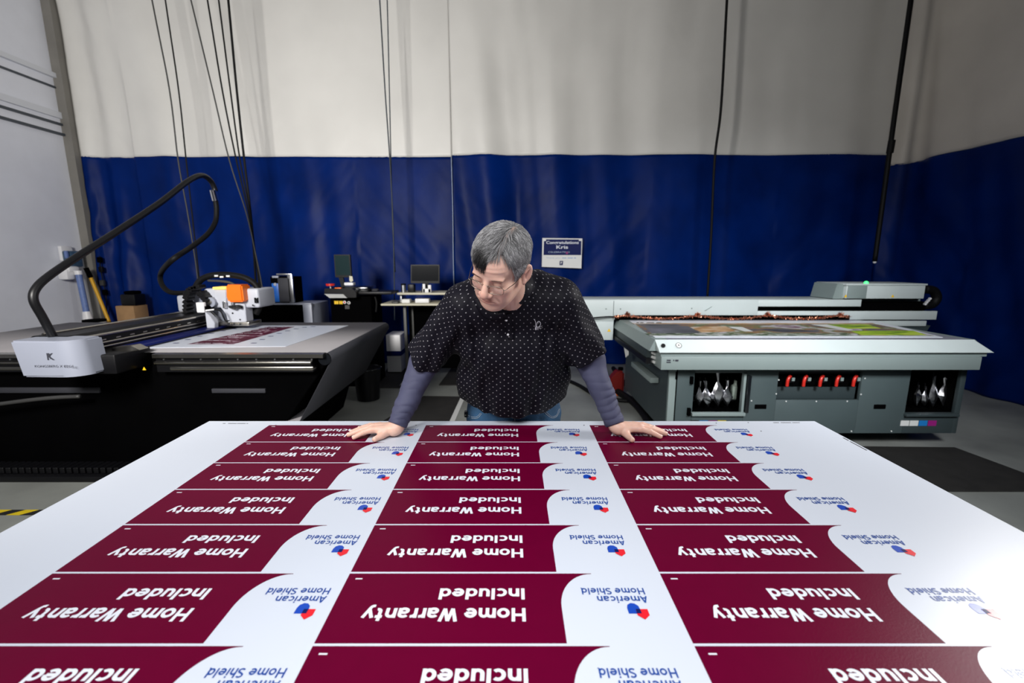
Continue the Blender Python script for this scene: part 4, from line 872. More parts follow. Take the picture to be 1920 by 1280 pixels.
for i in range(4): a = P(1736+i*3, 570-i*3.4, GY+.14); CY('hose_band', a, a+V(0, .02, 0), .012, 'white_plastic', eh, n=8)
# garland of copper tinsel along the gantry
gl = thing('tinsel_garland', P(1350, 597, GY-.05), 'copper tinsel garland draped along the front edge of the gantry', 'garland')
pts = []; 
for i in range(0, 221):
    px = 1153+i*2.0; ph = ((px-1175)/132) % 1; sag = 6.5*(1-abs(2*ph-1)**1.7); pts.append(P(px, 591+sag, GY-.05))
T('cord', pts[::4], .004, 'copper', gl, n=6, k=3)
bm = bmesh.new()
for p in pts:
    for k in range(9):
        d_ = V(random.gauss(0, 1), random.gauss(0, 1)*.6, random.gauss(0, 1)).normalized()*random.uniform(.008, .022); sd = d_.cross(V(random.random(), random.random(), random.random())).normalized()*.0022
        q = p+V(random.uniform(-.008, .008), 0, 0); bm.faces.new([bm.verts.new(v) for v in (q-sd, q+sd, q+d_+sd, q+d_-sd)])
me = bpy.data.meshes.new('tinsel'); bm.to_mesh(me); bm.free(); o = link('tinsel', me, 'copper', gl); o['kind'] = 'stuff'
for px in (1176, 1308, 1440, 1576): 
    bm = bmesh.new(); p = P(px, 589, GY-.05)
    for k in range(60):
        d_ = V(random.gauss(0, 1), random.gauss(0, 1)*.5, random.gauss(0, .8)).normalized()*random.uniform(.015, .035); sd = d_.cross(V(random.random(), random.random(), random.random())).normalized()*.003
        bm.faces.new([bm.verts.new(v) for v in (p-sd, p+sd, p+d_+sd, p+d_-sd)])
    me = bpy.data.meshes.new('bow'); bm.to_mesh(me); bm.free(); link('bow', me, 'copper', gl)
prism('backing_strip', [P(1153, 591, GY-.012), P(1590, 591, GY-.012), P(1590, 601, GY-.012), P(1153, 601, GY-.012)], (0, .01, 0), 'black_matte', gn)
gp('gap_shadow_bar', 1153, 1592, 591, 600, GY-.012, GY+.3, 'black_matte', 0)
cab = T('loose_cable', [P(1110, 596, GY-.04), P(1125, 594.5, GY-.05), P(1142, 593.5, GY-.04), P(1153, 594, GY-.03)], .007, 'cable_black', gn, n=8)
# printed banner on the bed: real flat print with picture areas
zb2 = PT+.004; pn = thing('banner_print', (2.4, 3.8, PT), 'long colourful photo banner lying on the flatbed printer', 'print')
prism('board', [G(x, y, zb2) for x, y in ((1228, 632), (1768, 632), (1640, 601), (1180, 601))], (0, 0, -.003), 'print_white', pn)
def patch(n, q, m, dz=.0006): prism(n, [G(x, y, zb2+dz) for x, y in q], (0, 0, -.0004), m, pn)
patch('photo', [(1190, 607), (1640, 607), (1752, 629), (1222, 629)], 'photo_dark')
patch('photo_roof', [(1206, 610), (1290, 611), (1312, 624), (1222, 625)], 'photo_roof', .001)
patch('photo_brick', [(1294, 613), (1360, 611), (1380, 621), (1316, 623)], 'photo_brick', .001)
patch('photo_pavement', [(1365, 612), (1392, 613), (1412, 621), (1396, 621)], 'swatch_grey', .0014)
patch('photo_roof', [(1400, 609), (1500, 609), (1530, 622), (1420, 622)], 'photo_dark', .0012)
patch('photo_grass', [(1550, 608), (1628, 608), (1652, 615.5), (1584, 616)], 'photo_green', .001)
patch('photo_grass', [(1594, 620), (1712, 619.5), (1738, 628), (1616, 628)], 'photo_green', .001)
patch('photo_path', [(1520, 608), (1550, 608), (1600, 618), (1590, 620)], 'swatch_grey', .0012)
patch('photo_hedge', [(1208, 624.5), (1590, 624.5), (1604, 629), (1220, 629)], 'photo_hedge', .0014)
patch('pink_margin', [(1184, 605.5), (1636, 605.5), (1641, 607), (1188, 607)], 'photo_brick', .0014)
for x0, x1 in ((1193, 1198), (1200, 1206), (1212, 1226), (1230, 1240)): patch('header_print', [(x0+.6, 604), (x1+.6, 604), (x1, 605.4), (x0, 605.4)], 'grey_logo', .002)
# ink pouches and bottle: things hanging in the bays
def pouch(x, ytop, ymid, ybot, wpx, label, lean=0, seed=0, name='ink_pouch'):
    r_ = random.Random(seed); Yp = BY+.12; bm = bmesh.new(); rows = [(ytop, .28), ((ytop+ymid)/2-3, .16), ((ytop*1+ymid*2)/3, .55), (ymid, 1.0), ((ymid+ybot)/2, .62), (ybot, .07)]
    rg = []
    for i, (y, w_) in enumerate(rows):
        c_ = P(x+lean*(y-ytop)/(ybot-ytop), y, Yp); hw = w_*wpx*.5*.0062; tk = .018*w_+.006; rot_ = r_.uniform(-.5, .5)
        rg.append([bm.verts.new(c_+V(hw*math.cos(a_+rot_)*r_.uniform(.8, 1.15), tk*math.sin(a_+rot_)*r_.uniform(.7, 1.4), r_.uniform(-.006, .006))) for a_ in [k*math.pi/3 for k in range(6)]])
    for a_, b_ in zip(rg, rg[1:]):
        for k in range(6): bm.faces.new((a_[k], a_[(k+1) % 6], b_[(k+1) % 6])); bm.faces.new((a_[k], b_[(k+1) % 6], b_[k]))
    bm.faces.new(rg[0][::-1]); bm.faces.new(rg[-1]); t = thing(name, P(x, ytop, Yp), label, 'ink pouch', 'ink pouches in the printer bays')
    obj('foil_bag', bm, 'foil', t); CY('hanger', P(x, ytop, Yp), P(x, ytop-6, Yp), .004, 'black_metal', t, n=6)
od = ['leftmost', 'second', 'third', 'rightmost']
for i, (x, yt, ym, yb, w_, ln) in enumerate(((1312, 722, 744, 761, 10, -2), (1322.5, 722, 746, 761, 15, 5), (1346, 706, 738, 761, 17, 0), (1364, 720, 742, 761, 13, -1))):
    pouch(x, yt-8, ym, yb, w_*1.15, f'{od[i]} silver foil ink pouch hanging in the printer\'s left bay', ln, i)
for i, (x, yt, ym, yb, w_, ln) in enumerate(((1722, 722, 740, 760, 11, -4), (1735, 724, 748, 760, 12, -2), (1751, 704, 740, 761, 15, -2), (1772, 708, 740, 762, 15, -4))):
    pouch(x, yt, ym, yb, w_, f'{od[i]} silver foil ink pouch hanging in the printer\'s right bay', ln, i+9)
bt = thing('fluid_bottle', (X_(1380), BY+.2, Z_(749)), 'pale translucent fluid bottle at the right side of the printer\'s left bay', 'bottle')
a = P(1379, 748, BY+.17); B('bottle_body', (a.x-.042, a.y-.03, a.z), (a.x+.042, a.y+.03, a.z+.125), 'milk_plastic', bt, .014, 3); CY('neck', a+V(-.008, 0, .122), a+V(-.008, 0, .145), .024, 'milk_plastic', bt, r2=.015, n=14); CY('cap', a+V(-.008, 0, .145), a+V(-.008, 0, .165), .017, 'milk_plastic', bt, n=14)
B('shelf', (X_(1300), BY+.14, P(1379, 749.5, BY+.17).z), (X_(1398), BY+.28, P(1379, 748, BY+.17).z), 'black_metal', pr_)
# red thing and hoses under the printer's left side
rb = thing('red_jug', (P(1155, 700, 5.0).x, 5.0, 0), 'red plastic jug on the floor behind the printer\'s left corner', 'jug')
a = P(1158, 705, 5.0); prism('jug_body', [(a.x-.10, 5.0, .0), (a.x+.08, 5.0, 0), (a.x+.08, 5.0, .27), (a.x+.02, 5.0, .29), (a.x-.04, 5.0, .24), (a.x-.08, 5.0, .17)], (0, .14, 0), 'dark_red', rb, .02); CY('cap', (a.x+.05, 5.07, .28), (a.x+.05, 5.07, .31), .03, 'black_matte', rb, n=12)
for pts_, r_, lb in (([(1062, 712), (1085, 722), (1120, 742), (1160, 750), (1200, 752)], .022, 'black hose crossing the floor toward the printer'),
                     ([(1130, 700), (1142, 722), (1160, 735), (1185, 752), (1204, 772), (1222, 800)], .038, 'thick black hose snaking along the printer\'s left foot'),
                     ([(1150, 690), (1165, 712), (1190, 735), (1215, 768), (1232, 800)], .030, 'black hose nearest the printer body on the floor')):
    tag(T('floor_hose', [G(x, y, r_) for x, y in pts_], r_, 'cable_black', None, n=12), lb, 'hose')
tag(T('orange_cord', [G(x, y, .012) for x, y in ((1138, 735), (1150, 738), (1165, 742))], .010, 'orange', None, n=8), 'short orange cord among the black hoses on the floor', 'cord')
# ================================================================= THE MAN
man = thing('person', (0.02, 1.95, 0), 'grey-haired man with glasses in black dotted polo, leaning on the printed board with both hands', 'person')
A3 = lambda *v: np.array(v, np.float32)
vn = lambda v: np.array(v, float)
# --- head frame
psi, phi, rho = math.radians(30), math.radians(31), math.radians(17)
f0 = vn((-math.sin(psi), -math.cos(psi), 0)); x0_ = vn((math.cos(psi), -math.sin(psi), 0)); z0_ = vn((0, 0, 1))
ff = math.cos(phi)*f0-math.sin(phi)*z0_; zz = math.cos(phi)*z0_+math.sin(phi)*f0
ex = math.cos(rho)*x0_-math.sin(rho)*zz; ez = math.cos(rho)*zz+math.sin(rho)*x0_; ef = ff
HS = 1.01
HR = np.stack([ex, ef, ez], 1)       # columns: head axes in the world
HC = vn(P(938, 502, 1.40))
toL = lambda p: ((p-HC.astype(np.float32))@HR.astype(np.float32))/HS
toW = lambda q: HC+HS*(np.asarray(q, float)@HR.T)
def rotx(a): c, s = math.cos(a), math.sin(a); return A3([1, 0, 0], [0, c, -s], [0, s, c])
def head_sdf(q):
    """q: head space, x his left, y forward, z up, metres"""
    x = np.abs(q[:, 0]); m = q.copy(); m[:, 0] = x
    d = el(q, (0, -.014, .036), (.0760, .097, .086))
    d = smin(d, el(q, (0, .028, -.038), (.0600, .062, .074)), .03)
    d = smin(d, rc(m, (.050, -.002, -.058), (.022, .060, -.096), .017, .015), .026)          # jaw line
    d = smin(d, el(q, (0, .069, -.098), (.020, .017, .017)), .018)                            # chin
    d = smin(d, el(q, (0, .062, .045), (.050, .028, .034)), .03)                              # forehead
    d = smin(d, el(m, (.026, .081, .0215), (.024, .0085, .0065)), .014)                       # brow ridge
    d = smin(d, el(m, (.040, .060, -.022), (.022, .023, .021)), .018)                         # cheekbones
    d = smin(d, el(m, (.034, .055, -.060), (.020, .024, .024)), .020)                         # jowls
    d = smax(d, -el(m, (.0315, .098, .003), (.0185, .019, .013)), .010)                       # sockets
    d = smin(d, el(m, (.0315, .0735, .002), (.0150, .0135, .0125)), .003)                     # lids over the eyeballs
    d = smax(d, -rc(m, (.020, .0895, -.0045), (.042, .083, -.004), .0012, .0010), .0022)      # lid crease
    d = smin(d, rc(q, (0, .085, .016), (0, .107, -.020), .0080, .0108), .008)                 # nose bridge
    d = smin(d, el(q, (0, .1085, -.0285), (.0135, .0130, .0120)), .008)                       # nose tip
    d = smin(d, el(m, (.0145, .0985, -.0320), (.0085, .0100, .0085)), .005)                   # nostril wings
    d = smax(d, -el(m, (.0065, .1035, -.0405), (.0034, .0050, .0034)), .002)
    d = smin(d, el(q, (0, .0780, -.062), (.030, .015, .016)), .010)                           # muzzle
    d = smin(d, el(q, (0, .0905, -.0575), (.0215, .0062, .0042)), .004)                       # lips
    d = smin(d, el(q, (0, .0885, -.0685), (.0185, .0068, .0052)), .004)
    d = smax(d, -rc(m, (0, .0985, -.0628), (.024, .0865, -.0642), .0014, .0010), .0025)
    d = smax(d, -rc(m, (.017, .099, -.036), (.034, .082, -.060), .0020, .0012), .008)         # smile fold
    d = smax(d, -el(q, (0, .0935, -.081), (.016, .005, .0045)), .006)
    # ears
    ca, sa = math.cos(.55), math.sin(.55); Re = (A3([ca, -sa, 0], [sa, ca, 0], [0, 0, 1])@rotx(.22)).astype(np.float32)
    e = el(m, (.0830, -.014, -.004), (.0080, .0190, .0325), Re)
    e = smax(e, -el(m, (.0885, -.0095, .000), (.0060, .0120, .0225), Re), .003); e = smin(e, rc(m, (.0815, -.004, .004), (.0875, -.018, .014), .0030, .0022), .004)
    e = smin(e, el(m, (.0795, -.002, -.029), (.0055, .0085, .0095)), .005)
    d = smin(d, e, .004)
    d = d-.0006*np.sin(q[:, 2]*420)*np.exp(-((q[:, 1]-.09)/.02)**2-((q[:, 2]-.052)/.014)**2)   # brow furrows
    return d
# --- skeleton in the world (x his left = image right)
HIP = A3(.012, 1.86, .93); CHEST = A3(.004, 1.66, 1.27); NECK = A3(-.004, 1.555, 1.43)
SHL = A3(-.178, 1.60, 1.385); SHR = A3(.182, 1.60, 1.40)
W_L = A3(*G(746, 795, .943)); W_R = A3(*G(1153, 793.5, .943))
E_L = A3(*P(797, 676, 1.69)); E_R = A3(*P(1103, 668, 1.69))
neck_top = toW((0, -.030, -.045)).astype(np.float32)
def hand_pts(px, wr, side):
    zf = Z0+.0095
    tips = [vn(G(*p, zf)) for p in px['tips']]; wr = vn(wr); wrist = wr.copy(); wrist[2] = Z0+.032
    out = []
    mc = np.mean(tips, 0)-wrist; mc[2] = 0; u = mc/np.linalg.norm(mc); v = vn((-u[1], u[0], 0))*side    # v points to the thumb
    for k, (t, off, L) in enumerate(zip(tips, (.031, .0105, -.0105, -.030), (.092, .094, .088, .080))):
        mcp = wrist+u*L*.95+v*off; mcp[2] = Z0+(.034, .036, .033, .028)[k]
        dv = t-mcp; p1 = mcp+dv*.46; p1[2] = Z0+.0265-(.002 if k == 3 else 0); p2 = mcp+dv*.76; p2[2] = Z0+.0175
        out.append([wrist+v*off*.55, mcp, p1, p2, t])
    th = [vn(G(*p, Z0+.012)) for p in px['thumb']]
    b = wrist+v*.018+u*.012; b[2] = Z0+.027; m1 = th[0].copy(); m1[2] = Z0+.024; m2 = th[1].copy(); m2[2] = Z0+.016; t = th[2].copy(); t[2] = Z0+.0115
    return wrist, u, v, out, [b, m1, m2, t]
HL = hand_pts(dict(tips=[(664, 820), (654, 815), (659, 809.5), (674, 802.5)], thumb=[(730, 812), (716, 818.5), (703, 823)]), W_L, +1)
HRt = hand_pts(dict(tips=[(1238, 818.5), (1248, 813), (1242, 808), (1226, 801)], thumb=[(1166, 811), (1176, 818), (1185, 824)]), W_R, -1)
def hand_sdf(p, H, wr):
    wrist, u, v, F, th = H; d = None
    for k, fp in enumerate(F):
        r = [(.017, .0128, .0094, .0086, .0072), (.017, .0130, .0096, .0088, .0074), (.016, .0112, .0092, .0083, .0070), (.015, .0104, .0082, .0074, .0064)][k]
        pm = rc(p, fp[0], fp[1], r[0], r[1]); d = pm if d is None else smin(d, pm, .012)
    fi = None
    for k, fp in enumerate(F):
        r = [(.0120, .0103, .0094, .0079), (.0123, .0105, .0096, .0081), (.0118, .0100, .0091, .0077), (.0108, .0090, .0081, .0070)][k]
        c = chain(p, fp[1:], r); c = smin(c, np.linalg.norm(p-fp[2].astype(np.float32), axis=1)-r[1]*1.07, .004)
        fi = c if fi is None else smin(fi, c, .0012)
    for k in range(3):
        g0 = (F[k][0]+F[k+1][0])/2; g1 = (F[k][1]+F[k+1][1])/2+(F[k][2]-F[k][1])*.25; dl = rc(p, g0*.5+g1*.5+vn((0, 0, .012)), g1+vn((0, 0, .010)), 0, 0); d = d+.0022*np.exp(-(dl/.0065)**2)
    d = smin(d, fi, .006)
    for k, fp in enumerate(F):
        for j_ in (2, 3):
            dl = np.linalg.norm(p-(fp[j_]+vn((0, 0, .009))).astype(np.float32), axis=1); s_ = (p-fp[j_].astype(np.float32))@((fp[j_]-fp[1])/np.linalg.norm(fp[j_]-fp[1])).astype(np.float32); d = d+.0004*np.cos(s_*1900)*np.exp(-(dl/.006)**2)
    t = chain(p, th, (.0215, .0175, .0128, .0094)); t = smin(t, np.linalg.norm(p-th[3].astype(np.float32), axis=1)-.0092, .003)
    d = smin(d, t, .016)
    w0 = wrist+vn((0, 0, .006)); w1 = vn(wr)+vn((0, 0, .10))*1.0
    d = smin(d, rc(p, w0+u*.002, wr, .0235, .0225), .018)
    return np.maximum(d, (Z0+.0012)-p[:, 2])
def arm_sdf(p, sh, e, wr, r): return smin(rc(p, sh, e, r[0], r[1]), rc(p, e, wr, r[1], r[2]), .03)
def trunk_sdf(p):
    d = el(p, HIP+A3(0, .01, -.04), (.165, .095, .11)); d = smin(d, rc(p, HIP+A3(0, .03, 0), CHEST+A3(0, .04, 0), .10, .095), .04); d = smin(d, el(p, CHEST+A3(0, .02, .02), (.15, .08, .11)), .05)
    d = smin(d, rc(p, SHL, SHR, .052, .052), .04); d = smin(d, rc(p, NECK, neck_top, .060, .056), .03)
    for s in (-1, 1): d = smin(d, leg_sdf(p, s, (.085, .058, .045)), .03)
    return d
def leg_sdf(p, s, r):
    h = HIP+A3(s*.095, 0, -.06); k = A3(.012+s*.12, 1.90, .50); a = A3(.012+s*.135, 1.96, .09)
    return smin(rc(p, h, k, r[0], r[1]), rc(p, k, a, r[1], r[2]), .03)
def body_head(p):
    q = toL(p); d = head_sdf(q)*HS; d = smin(d, rc(p, NECK+A3(0, -.0, -.03), neck_top, .061, .058), .018)
    return smax(d, (1.36-p[:, 2]), .004)
def body_rest(p):
    d = trunk_sdf(p); d = smin(d, arm_sdf(p, SHL, E_L, W_L, (.052, .038, .022)), .03); d = smin(d, arm_sdf(p, SHR, E_R, W_R, (.052, .038, .022)), .03)
    return d
vs, fs, off = [], [], 0
hc = HC
for fn, lo, hi, h in ((body_head, hc-vn((.15, .17, .19)), hc+vn((.16, .22, .17)), .0022),
                      (lambda p: hand_sdf(p, HL, W_L+A3(.004, 0, .02)), (-.70, 1.40, .895), (-.34, 1.74, .99), .0021),
                      (lambda p: hand_sdf(p, HRt, W_R+A3(-.004, 0, .02)), (.28, 1.40, .895), (.66, 1.74, .99), .0021),
                      (body_rest, (-.5, 1.38, .04), (.5, 2.12, 1.48), .011)):
    v_, f_ = nets(fn, lo, hi, h, .012); vs.append(v_); fs.append(f_+off); off += len(v_)
VV = np.concatenate(vs); me = np_mesh('body', VV, np.concatenate(fs))
q = toL(VV.astype(np.float32)); col = np.tile(vn((.76, .475, .375)), (len(VV), 1))
def blend(mask, c): 
    global col; m_ = np.clip(mask, 0, 1)[:, None]; col = col*(1-m_)+np.array(c)*m_
g = lambda c, r: np.exp(-(((np.abs(q[:, 0])-c[0])/r[0])**2+((q[:, 1]-c[1])/r[1])**2+((q[:, 2]-c[2])/r[2])**2))
nz_ = vnoise(VV.astype(np.float32), 60, 3)*.5+vnoise(VV.astype(np.float32), 150, 4)*.5
blend(.35*g((.04, .07, -.03), (.022, .03, .02)), (.68, .33, .27)); blend(.45*g((0, .112, -.03), (.018, .02, .016)), (.62, .23, .17))
blend(.85*g((0, .092, -.0575), (.020, .012, .0042)), (.42, .14, .12)); blend(.85*g((0, .092, -.068), (.018, .012, .0052)), (.48, .17, .14))
blend(.9*g((0, .094, -.0628), (.024, .012, .0014)), (.20, .06, .05)); blend(.5*g((.0815, -.008, 0), (.012, .018, .03)), (.58, .24, .19))
blend(.55*g((.0315, .086, -.0045), (.014, .012, .0018)), (.14, .07, .055)); blend(.22*g((.0315, .08, .006), (.02, .02, .012)), (.52, .29, .24))
blend(.25*g((0, .07, -.09), (.05, .04, .025)), (.52, .32, .26))
blend(.55*g((.0, .05, .10), (.07, .06, .03)), (.30, .22, .20)) 
for H in (HL, HRt):
    for k, fp in enumerate(H[3]+[H[4]]):
        for j, r_ in ((1, .010), (2, .008)):
            c_ = fp[j] if k < 4 else fp[min(j+1, 3)]; blend(.38*np.exp(-((VV-c_)**2).sum(1)/r_**2), (.66, .32, .26))
        tp = fp[-1]; nd = tp+(fp[-2]-tp)*.08+vn((0, 0, .0075)); dd = (((VV-nd)/vn((.0062, .0050, .0042)))**2).sum(1); blend(.8*(dd < 1), (.74, .50, .42))
        blend(.25*np.exp(-((VV-tp)**2).sum(1)/.009**2), (.62, .28, .22))
col *= (1+.07*nz_)[:, None]; set_col(me, col); link('body', me, 'skin', man, True)
# nails as thin plates
for H in (HL, HRt):
    for k, fp in enumerate(H[3]+[H[4]]):
        tp, pv = fp[-1], fp[-2]; d_ = V(*(tp-pv)).normalized(); up = V(0, 0, 1); sd = d_.cross(up).normalized(); up = sd.cross(d_); r_ = (.0079, .0081, .0077, .0070, .0092)[k]+.0005; w_ = r_*.74
        bm = bmesh.new(); c_ = V(*tp)+d_*r_*.10
        grid = [[bm.verts.new(c_+d_*(-.006+.0105*i/4)*1.0+sd*w_*math.sin(a_)*(1 if 0 < i < 4 else .8)+up*(r_*1.0*math.cos(a_*.9)+.0009-(.0014 if i == 4 else 0))) for a_ in (-1.0, -.5, 0, .5, 1.0)] for i in range(5)]
        for i in range(4):
            for j in range(4): bm.faces.new((grid[i][j], grid[i][j+1], grid[i+1][j+1], grid[i+1][j]))
        M.setdefault('nail', mat('nail', (.84, .60, .52), .22, var=.03)); obj('fingernail', bm, 'nail', man, True)

# --- undershirt with wrinkled sleeves
def frame(a, b):
    d = b-a; L = np.linalg.norm(d); d = d/L; u = np.cross(d, A3(0, 1, 0)); u /= np.linalg.norm(u); return d, u, np.cross(d, u), L
def sleeve(p, sh, e, wr):
    cuff = wr+A3(0, 0, .000); d1, u1, w1, L1 = frame(e, cuff)
    t = (p-e)@d1; ang = np.arctan2((p-e)@w1, (p-e)@u1)
    d = smin(rc(p, sh, e, .066, .0535), rc(p, e, cuff, .0530, .0355), .03)
    amt = np.clip((t/L1-.15)/.6, 0, 1)
    ph = t*120+1.0*np.sin(ang*2+.6+sh[0]*4)+4.5*vnoise(p, 10, 5); msk = np.clip(.55+.9*vnoise(p, (16, 16, 22), 12), 0, 1)
    wob = .0058*amt*msk*(np.sqrt(np.abs(np.sin(ph))+.02)-.75)+.0022*vnoise(p, (26, 26, 40), 8)
    d = d-wob-.0018*np.sin(t*46+1.5*ang)
    end = t-(L1+.004); d = smax(d, end, .003)
    band = np.abs(t-(L1-.014)); d = d+.0012*np.exp(-(band/.0016)**2)
    return d
for nm, sh_, e_, w_ in (('undershirt_sleeve', SHL, E_L, W_L), ('undershirt_sleeve', SHR, E_R, W_R)):
    lo = np.minimum(np.minimum(sh_, e_), w_)-.09; hi = np.maximum(np.maximum(sh_, e_), w_)+.09; lo[2] = w_[2]-.03; hi[2] = e_[2]+.16
    v_, f_ = nets(lambda p: sleeve(p, sh_, e_, w_), lo, hi, .0028, .010); link(nm, np_mesh(nm, v_, f_), 'undershirt', man, True)
def neckband(p): return smax(np.abs(rc(p, NECK+A3(0, 0, -.05), neck_top, .070, .067))-.0025, ((p-NECK)@A3(*(neck_top-NECK))/float(np.linalg.norm(neck_top-NECK)))-.002, .004)
v_, f_ = nets(lambda p: smax(neckband(p), 1.37-p[:, 2], .003), NECK-.12, NECK+.12, .003, .006); link('undershirt_collar', np_mesh('uc', v_, f_), 'undershirt', man, True)

# --- polo shirt
ax_d, ax_u, ax_w, ax_L = frame(HIP, NECK)     # torso axis; ax_u sideways, ax_w depth
def torso_core(p):
    d = el(p, A3(.010, 1.815, .985), (.216, .150, .150)); d = smin(d, el(p, A3(.010, 1.752, 1.085), (.224, .150, .140), rotx(-.35)), .07)
    d = smin(d, el(p, A3(.004, 1.672, 1.235), (.200, .130, .150), rotx(-.45)), .07)
    d = smin(d, rc(p, SHL+A3(.035, .0, -.01), SHR+A3(-.035, .0, -.01), .082, .082), .06)
    d = smin(d, el(p, A3(.020, 1.665, 1.410), (.222, .115, .104)), .05)
    d = smin(d, rc(p, NECK+A3(-.005, .015, -.03), NECK+A3(-.005, -.005, .015), .078, .064), .05)
    return d
def slv(p, sh, e):
    d_, u_, w_, L_ = frame(sh, e); t = (p-sh)@d_; c = (p-sh)-t[:, None]*d_; out = sh[0]/abs(sh[0])
    r = .070+.011*np.clip(t/L_, 0, 1.1); d = np.linalg.norm(c, axis=1)-r; d = np.where(t < 0, np.linalg.norm(p-sh, axis=1)-.070, d)
    ang = np.arctan2((p-sh)@w_, (p-sh)@u_)
    d = d-.0060*np.sin(ang*5+t*16+2*vnoise(p, 9, 50))*np.clip(t/.12, 0, 1)
    cut = t-(L_-(.012 if sh[0] < 0 else .028)+.010*np.sin(ang+.5)); return d, cut
def shirt_parts(p):
    t = torso_core(p); a, ca = slv(p, SHL, E_L); b, cb = slv(p, SHR, E_R); return t, a, ca, b, cb
def shirt_sdf(p):
    t, a, ca, b, cb = shirt_parts(p)
    # hollow sleeves at the hem
    a = smax(a, ca, .004); b = smax(b, cb, .004)
    d = smin(smin(t, a, .035), b, .035)
    # drape: folds falling from the armpits and over the belly
    s = (p-HIP)@ax_d; x = p[:, 0]; q1 = np.stack([x*1.0+.25*(p[:, 2]-1.1)*np.sign(x), p[:, 1]*.3, p[:, 2]], -1).astype(np.float32)
    f = .0100*vnoise(q1, (20, 6, 4.0), 21)*np.clip((.46-s)/.2+.45, .25, 1)+.0050*vnoise(q1, (34, 8, 10), 22)
    for sx, sh in ((-1, SHL), (1, SHR)):     # creases between sleeve and chest
        c = sh+A3(-sx*.02, 0, 0); u_ = (p[:, 0]-c[0])*sx+.16*(c[2]-p[:, 2]); f = f+.0055*np.sin(u_*105+vnoise(p, (7, 7, 9), 30+sx)*1.5)*np.exp(-((u_)/.045)**2)*np.clip((c[2]-p[:, 2]+.02)/.10, 0, 1)
    hem = .0050*np.sin(x*52+1.2)*np.exp(-((p[:, 2]-.95)/.05)**2)
    d = d-f-hem
    cutz = (.9400+(p[:, 1]-1.70)*.23+.60*(x-.01)**2)-p[:, 2]; d = smax(d, cutz, .006)
    # neck opening
    d = smax(d, -(rc(p, NECK+A3(0, -.020, .02), neck_top+A3(-.0, -.01, .02), .066, .075)), .004)
    return d
lo = A3(-.44, 1.38, .90); hi = A3(.44, 2.06, 1.52)
v_, f_ = nets(shirt_sdf, lo, hi, .0036, .016); me = np_mesh('polo_shirt', v_, f_)
pv = v_.astype(np.float32); t, a, ca, b, cb = shirt_parts(pv)
def armuv(p, sh, e):
    d_, u_, w_, L_ = frame(sh, e); w_ = w_ if w_[1] < 0 else -w_; an = np.arctan2((p-sh)@u_, (p-sh)@w_); return np.stack([an*.085, (p-sh)@d_], 1)
yax = np.interp(pv[:, 2], [.93, 1.45], [1.86, 1.58])+.26; an = np.arctan2(pv[:, 0]-.006, np.maximum(yax-pv[:, 1], .01)); UV = np.stack([an*.42, pv[:, 2]*1.05], 1)
ua, ub = armuv(pv, SHL, E_L), armuv(pv, SHR, E_R)
fa = (a[f_].mean(1) < t[f_].mean(1)-.006) & (ca[f_].mean(1) < .01); fb = (b[f_].mean(1) < t[f_].mean(1)-.006)
L_uv = UV[f_]; L_uv[fa] = ua[f_][fa]; L_uv[fb] = ub[f_][fb]
uvl = me.uv_layers.new(name='UVMap'); uvl.data.foreach_set('uv', L_uv.reshape(-1).astype(np.float32))
shirt = link('polo_shirt', me, 'shirt', man, True)
def march(fn, px, py, y0=1.2, y1=2.2, eps=.0005):
    r = vn(ray(px, py)); o = vn((0, 0, CZ)); t_ = y0/r[1]
    for _ in range(220):
        p = (o+r*t_).astype(np.float32)[None]; d = float(fn(p)[0])
        if d < eps: break
        t_ += max(d*.6, .0004)
        if t_*r[1] > y1: break
    return V(*(o+r*t_))
sp = lambda x, y, lift=.0: march(shirt_sdf, x, y)+V(0, -lift, 0)
# collar leaves: surfaces wrapped round the neck
def leaf(name, sgn, a0, a1, drop0, drop1):
    cN = vn(NECK)+vn((-.002, -.012, .040)); axn = vn(neck_top)-vn(NECK); axn /= np.linalg.norm(axn); axn = axn*.35+vn((0, .0, 1))*.65; axn /= np.linalg.norm(axn)
    u_ = np.cross(vn((0, 1, 0)), axn); u_ /= np.linalg.norm(u_); w_ = np.cross(u_, axn); w_ = w_ if w_[1] < 0 else -w_     # forward
    bm = bmesh.new(); rows = []
    N = 22
    for i in range(N+1):
        t_ = i/N; a_ = math.radians(a0+(a1-a0)*t_); dr = drop0+(drop1-drop0)*(1-t_)**3
        di = u_*math.sin(a_)*sgn+w_*math.cos(a_); row = []
        for j in range(6):
            s_ = j/5; rr = .073+.004*math.sin(s_*3)+s_*s_*.030; hh = .014-.016*(s_**1.2)*0-dr*s_
            row.append(bm.verts.new(V(*(cN+di*rr*(1.0+.12*abs(math.sin(a_)))+axn*hh))))
        rows.append(row)
    for r0, r1 in zip(rows, rows[1:]):
        for j in range(5): bm.faces.new((r0[j], r0[j+1], r1[j+1], r1[j]))
    uvn = bm.loops.layers.uv.new('UVMap')
    for f in bm.faces:
        for l in f.loops: l[uvn].uv = (l.vert.co.x*.9, l.vert.co.z+.3*l.vert.co.y)
    o = obj(name, bm, 'shirt', man, True); m_ = o.modifiers.new('t', 'SOLIDIFY'); m_.thickness = .003; return o
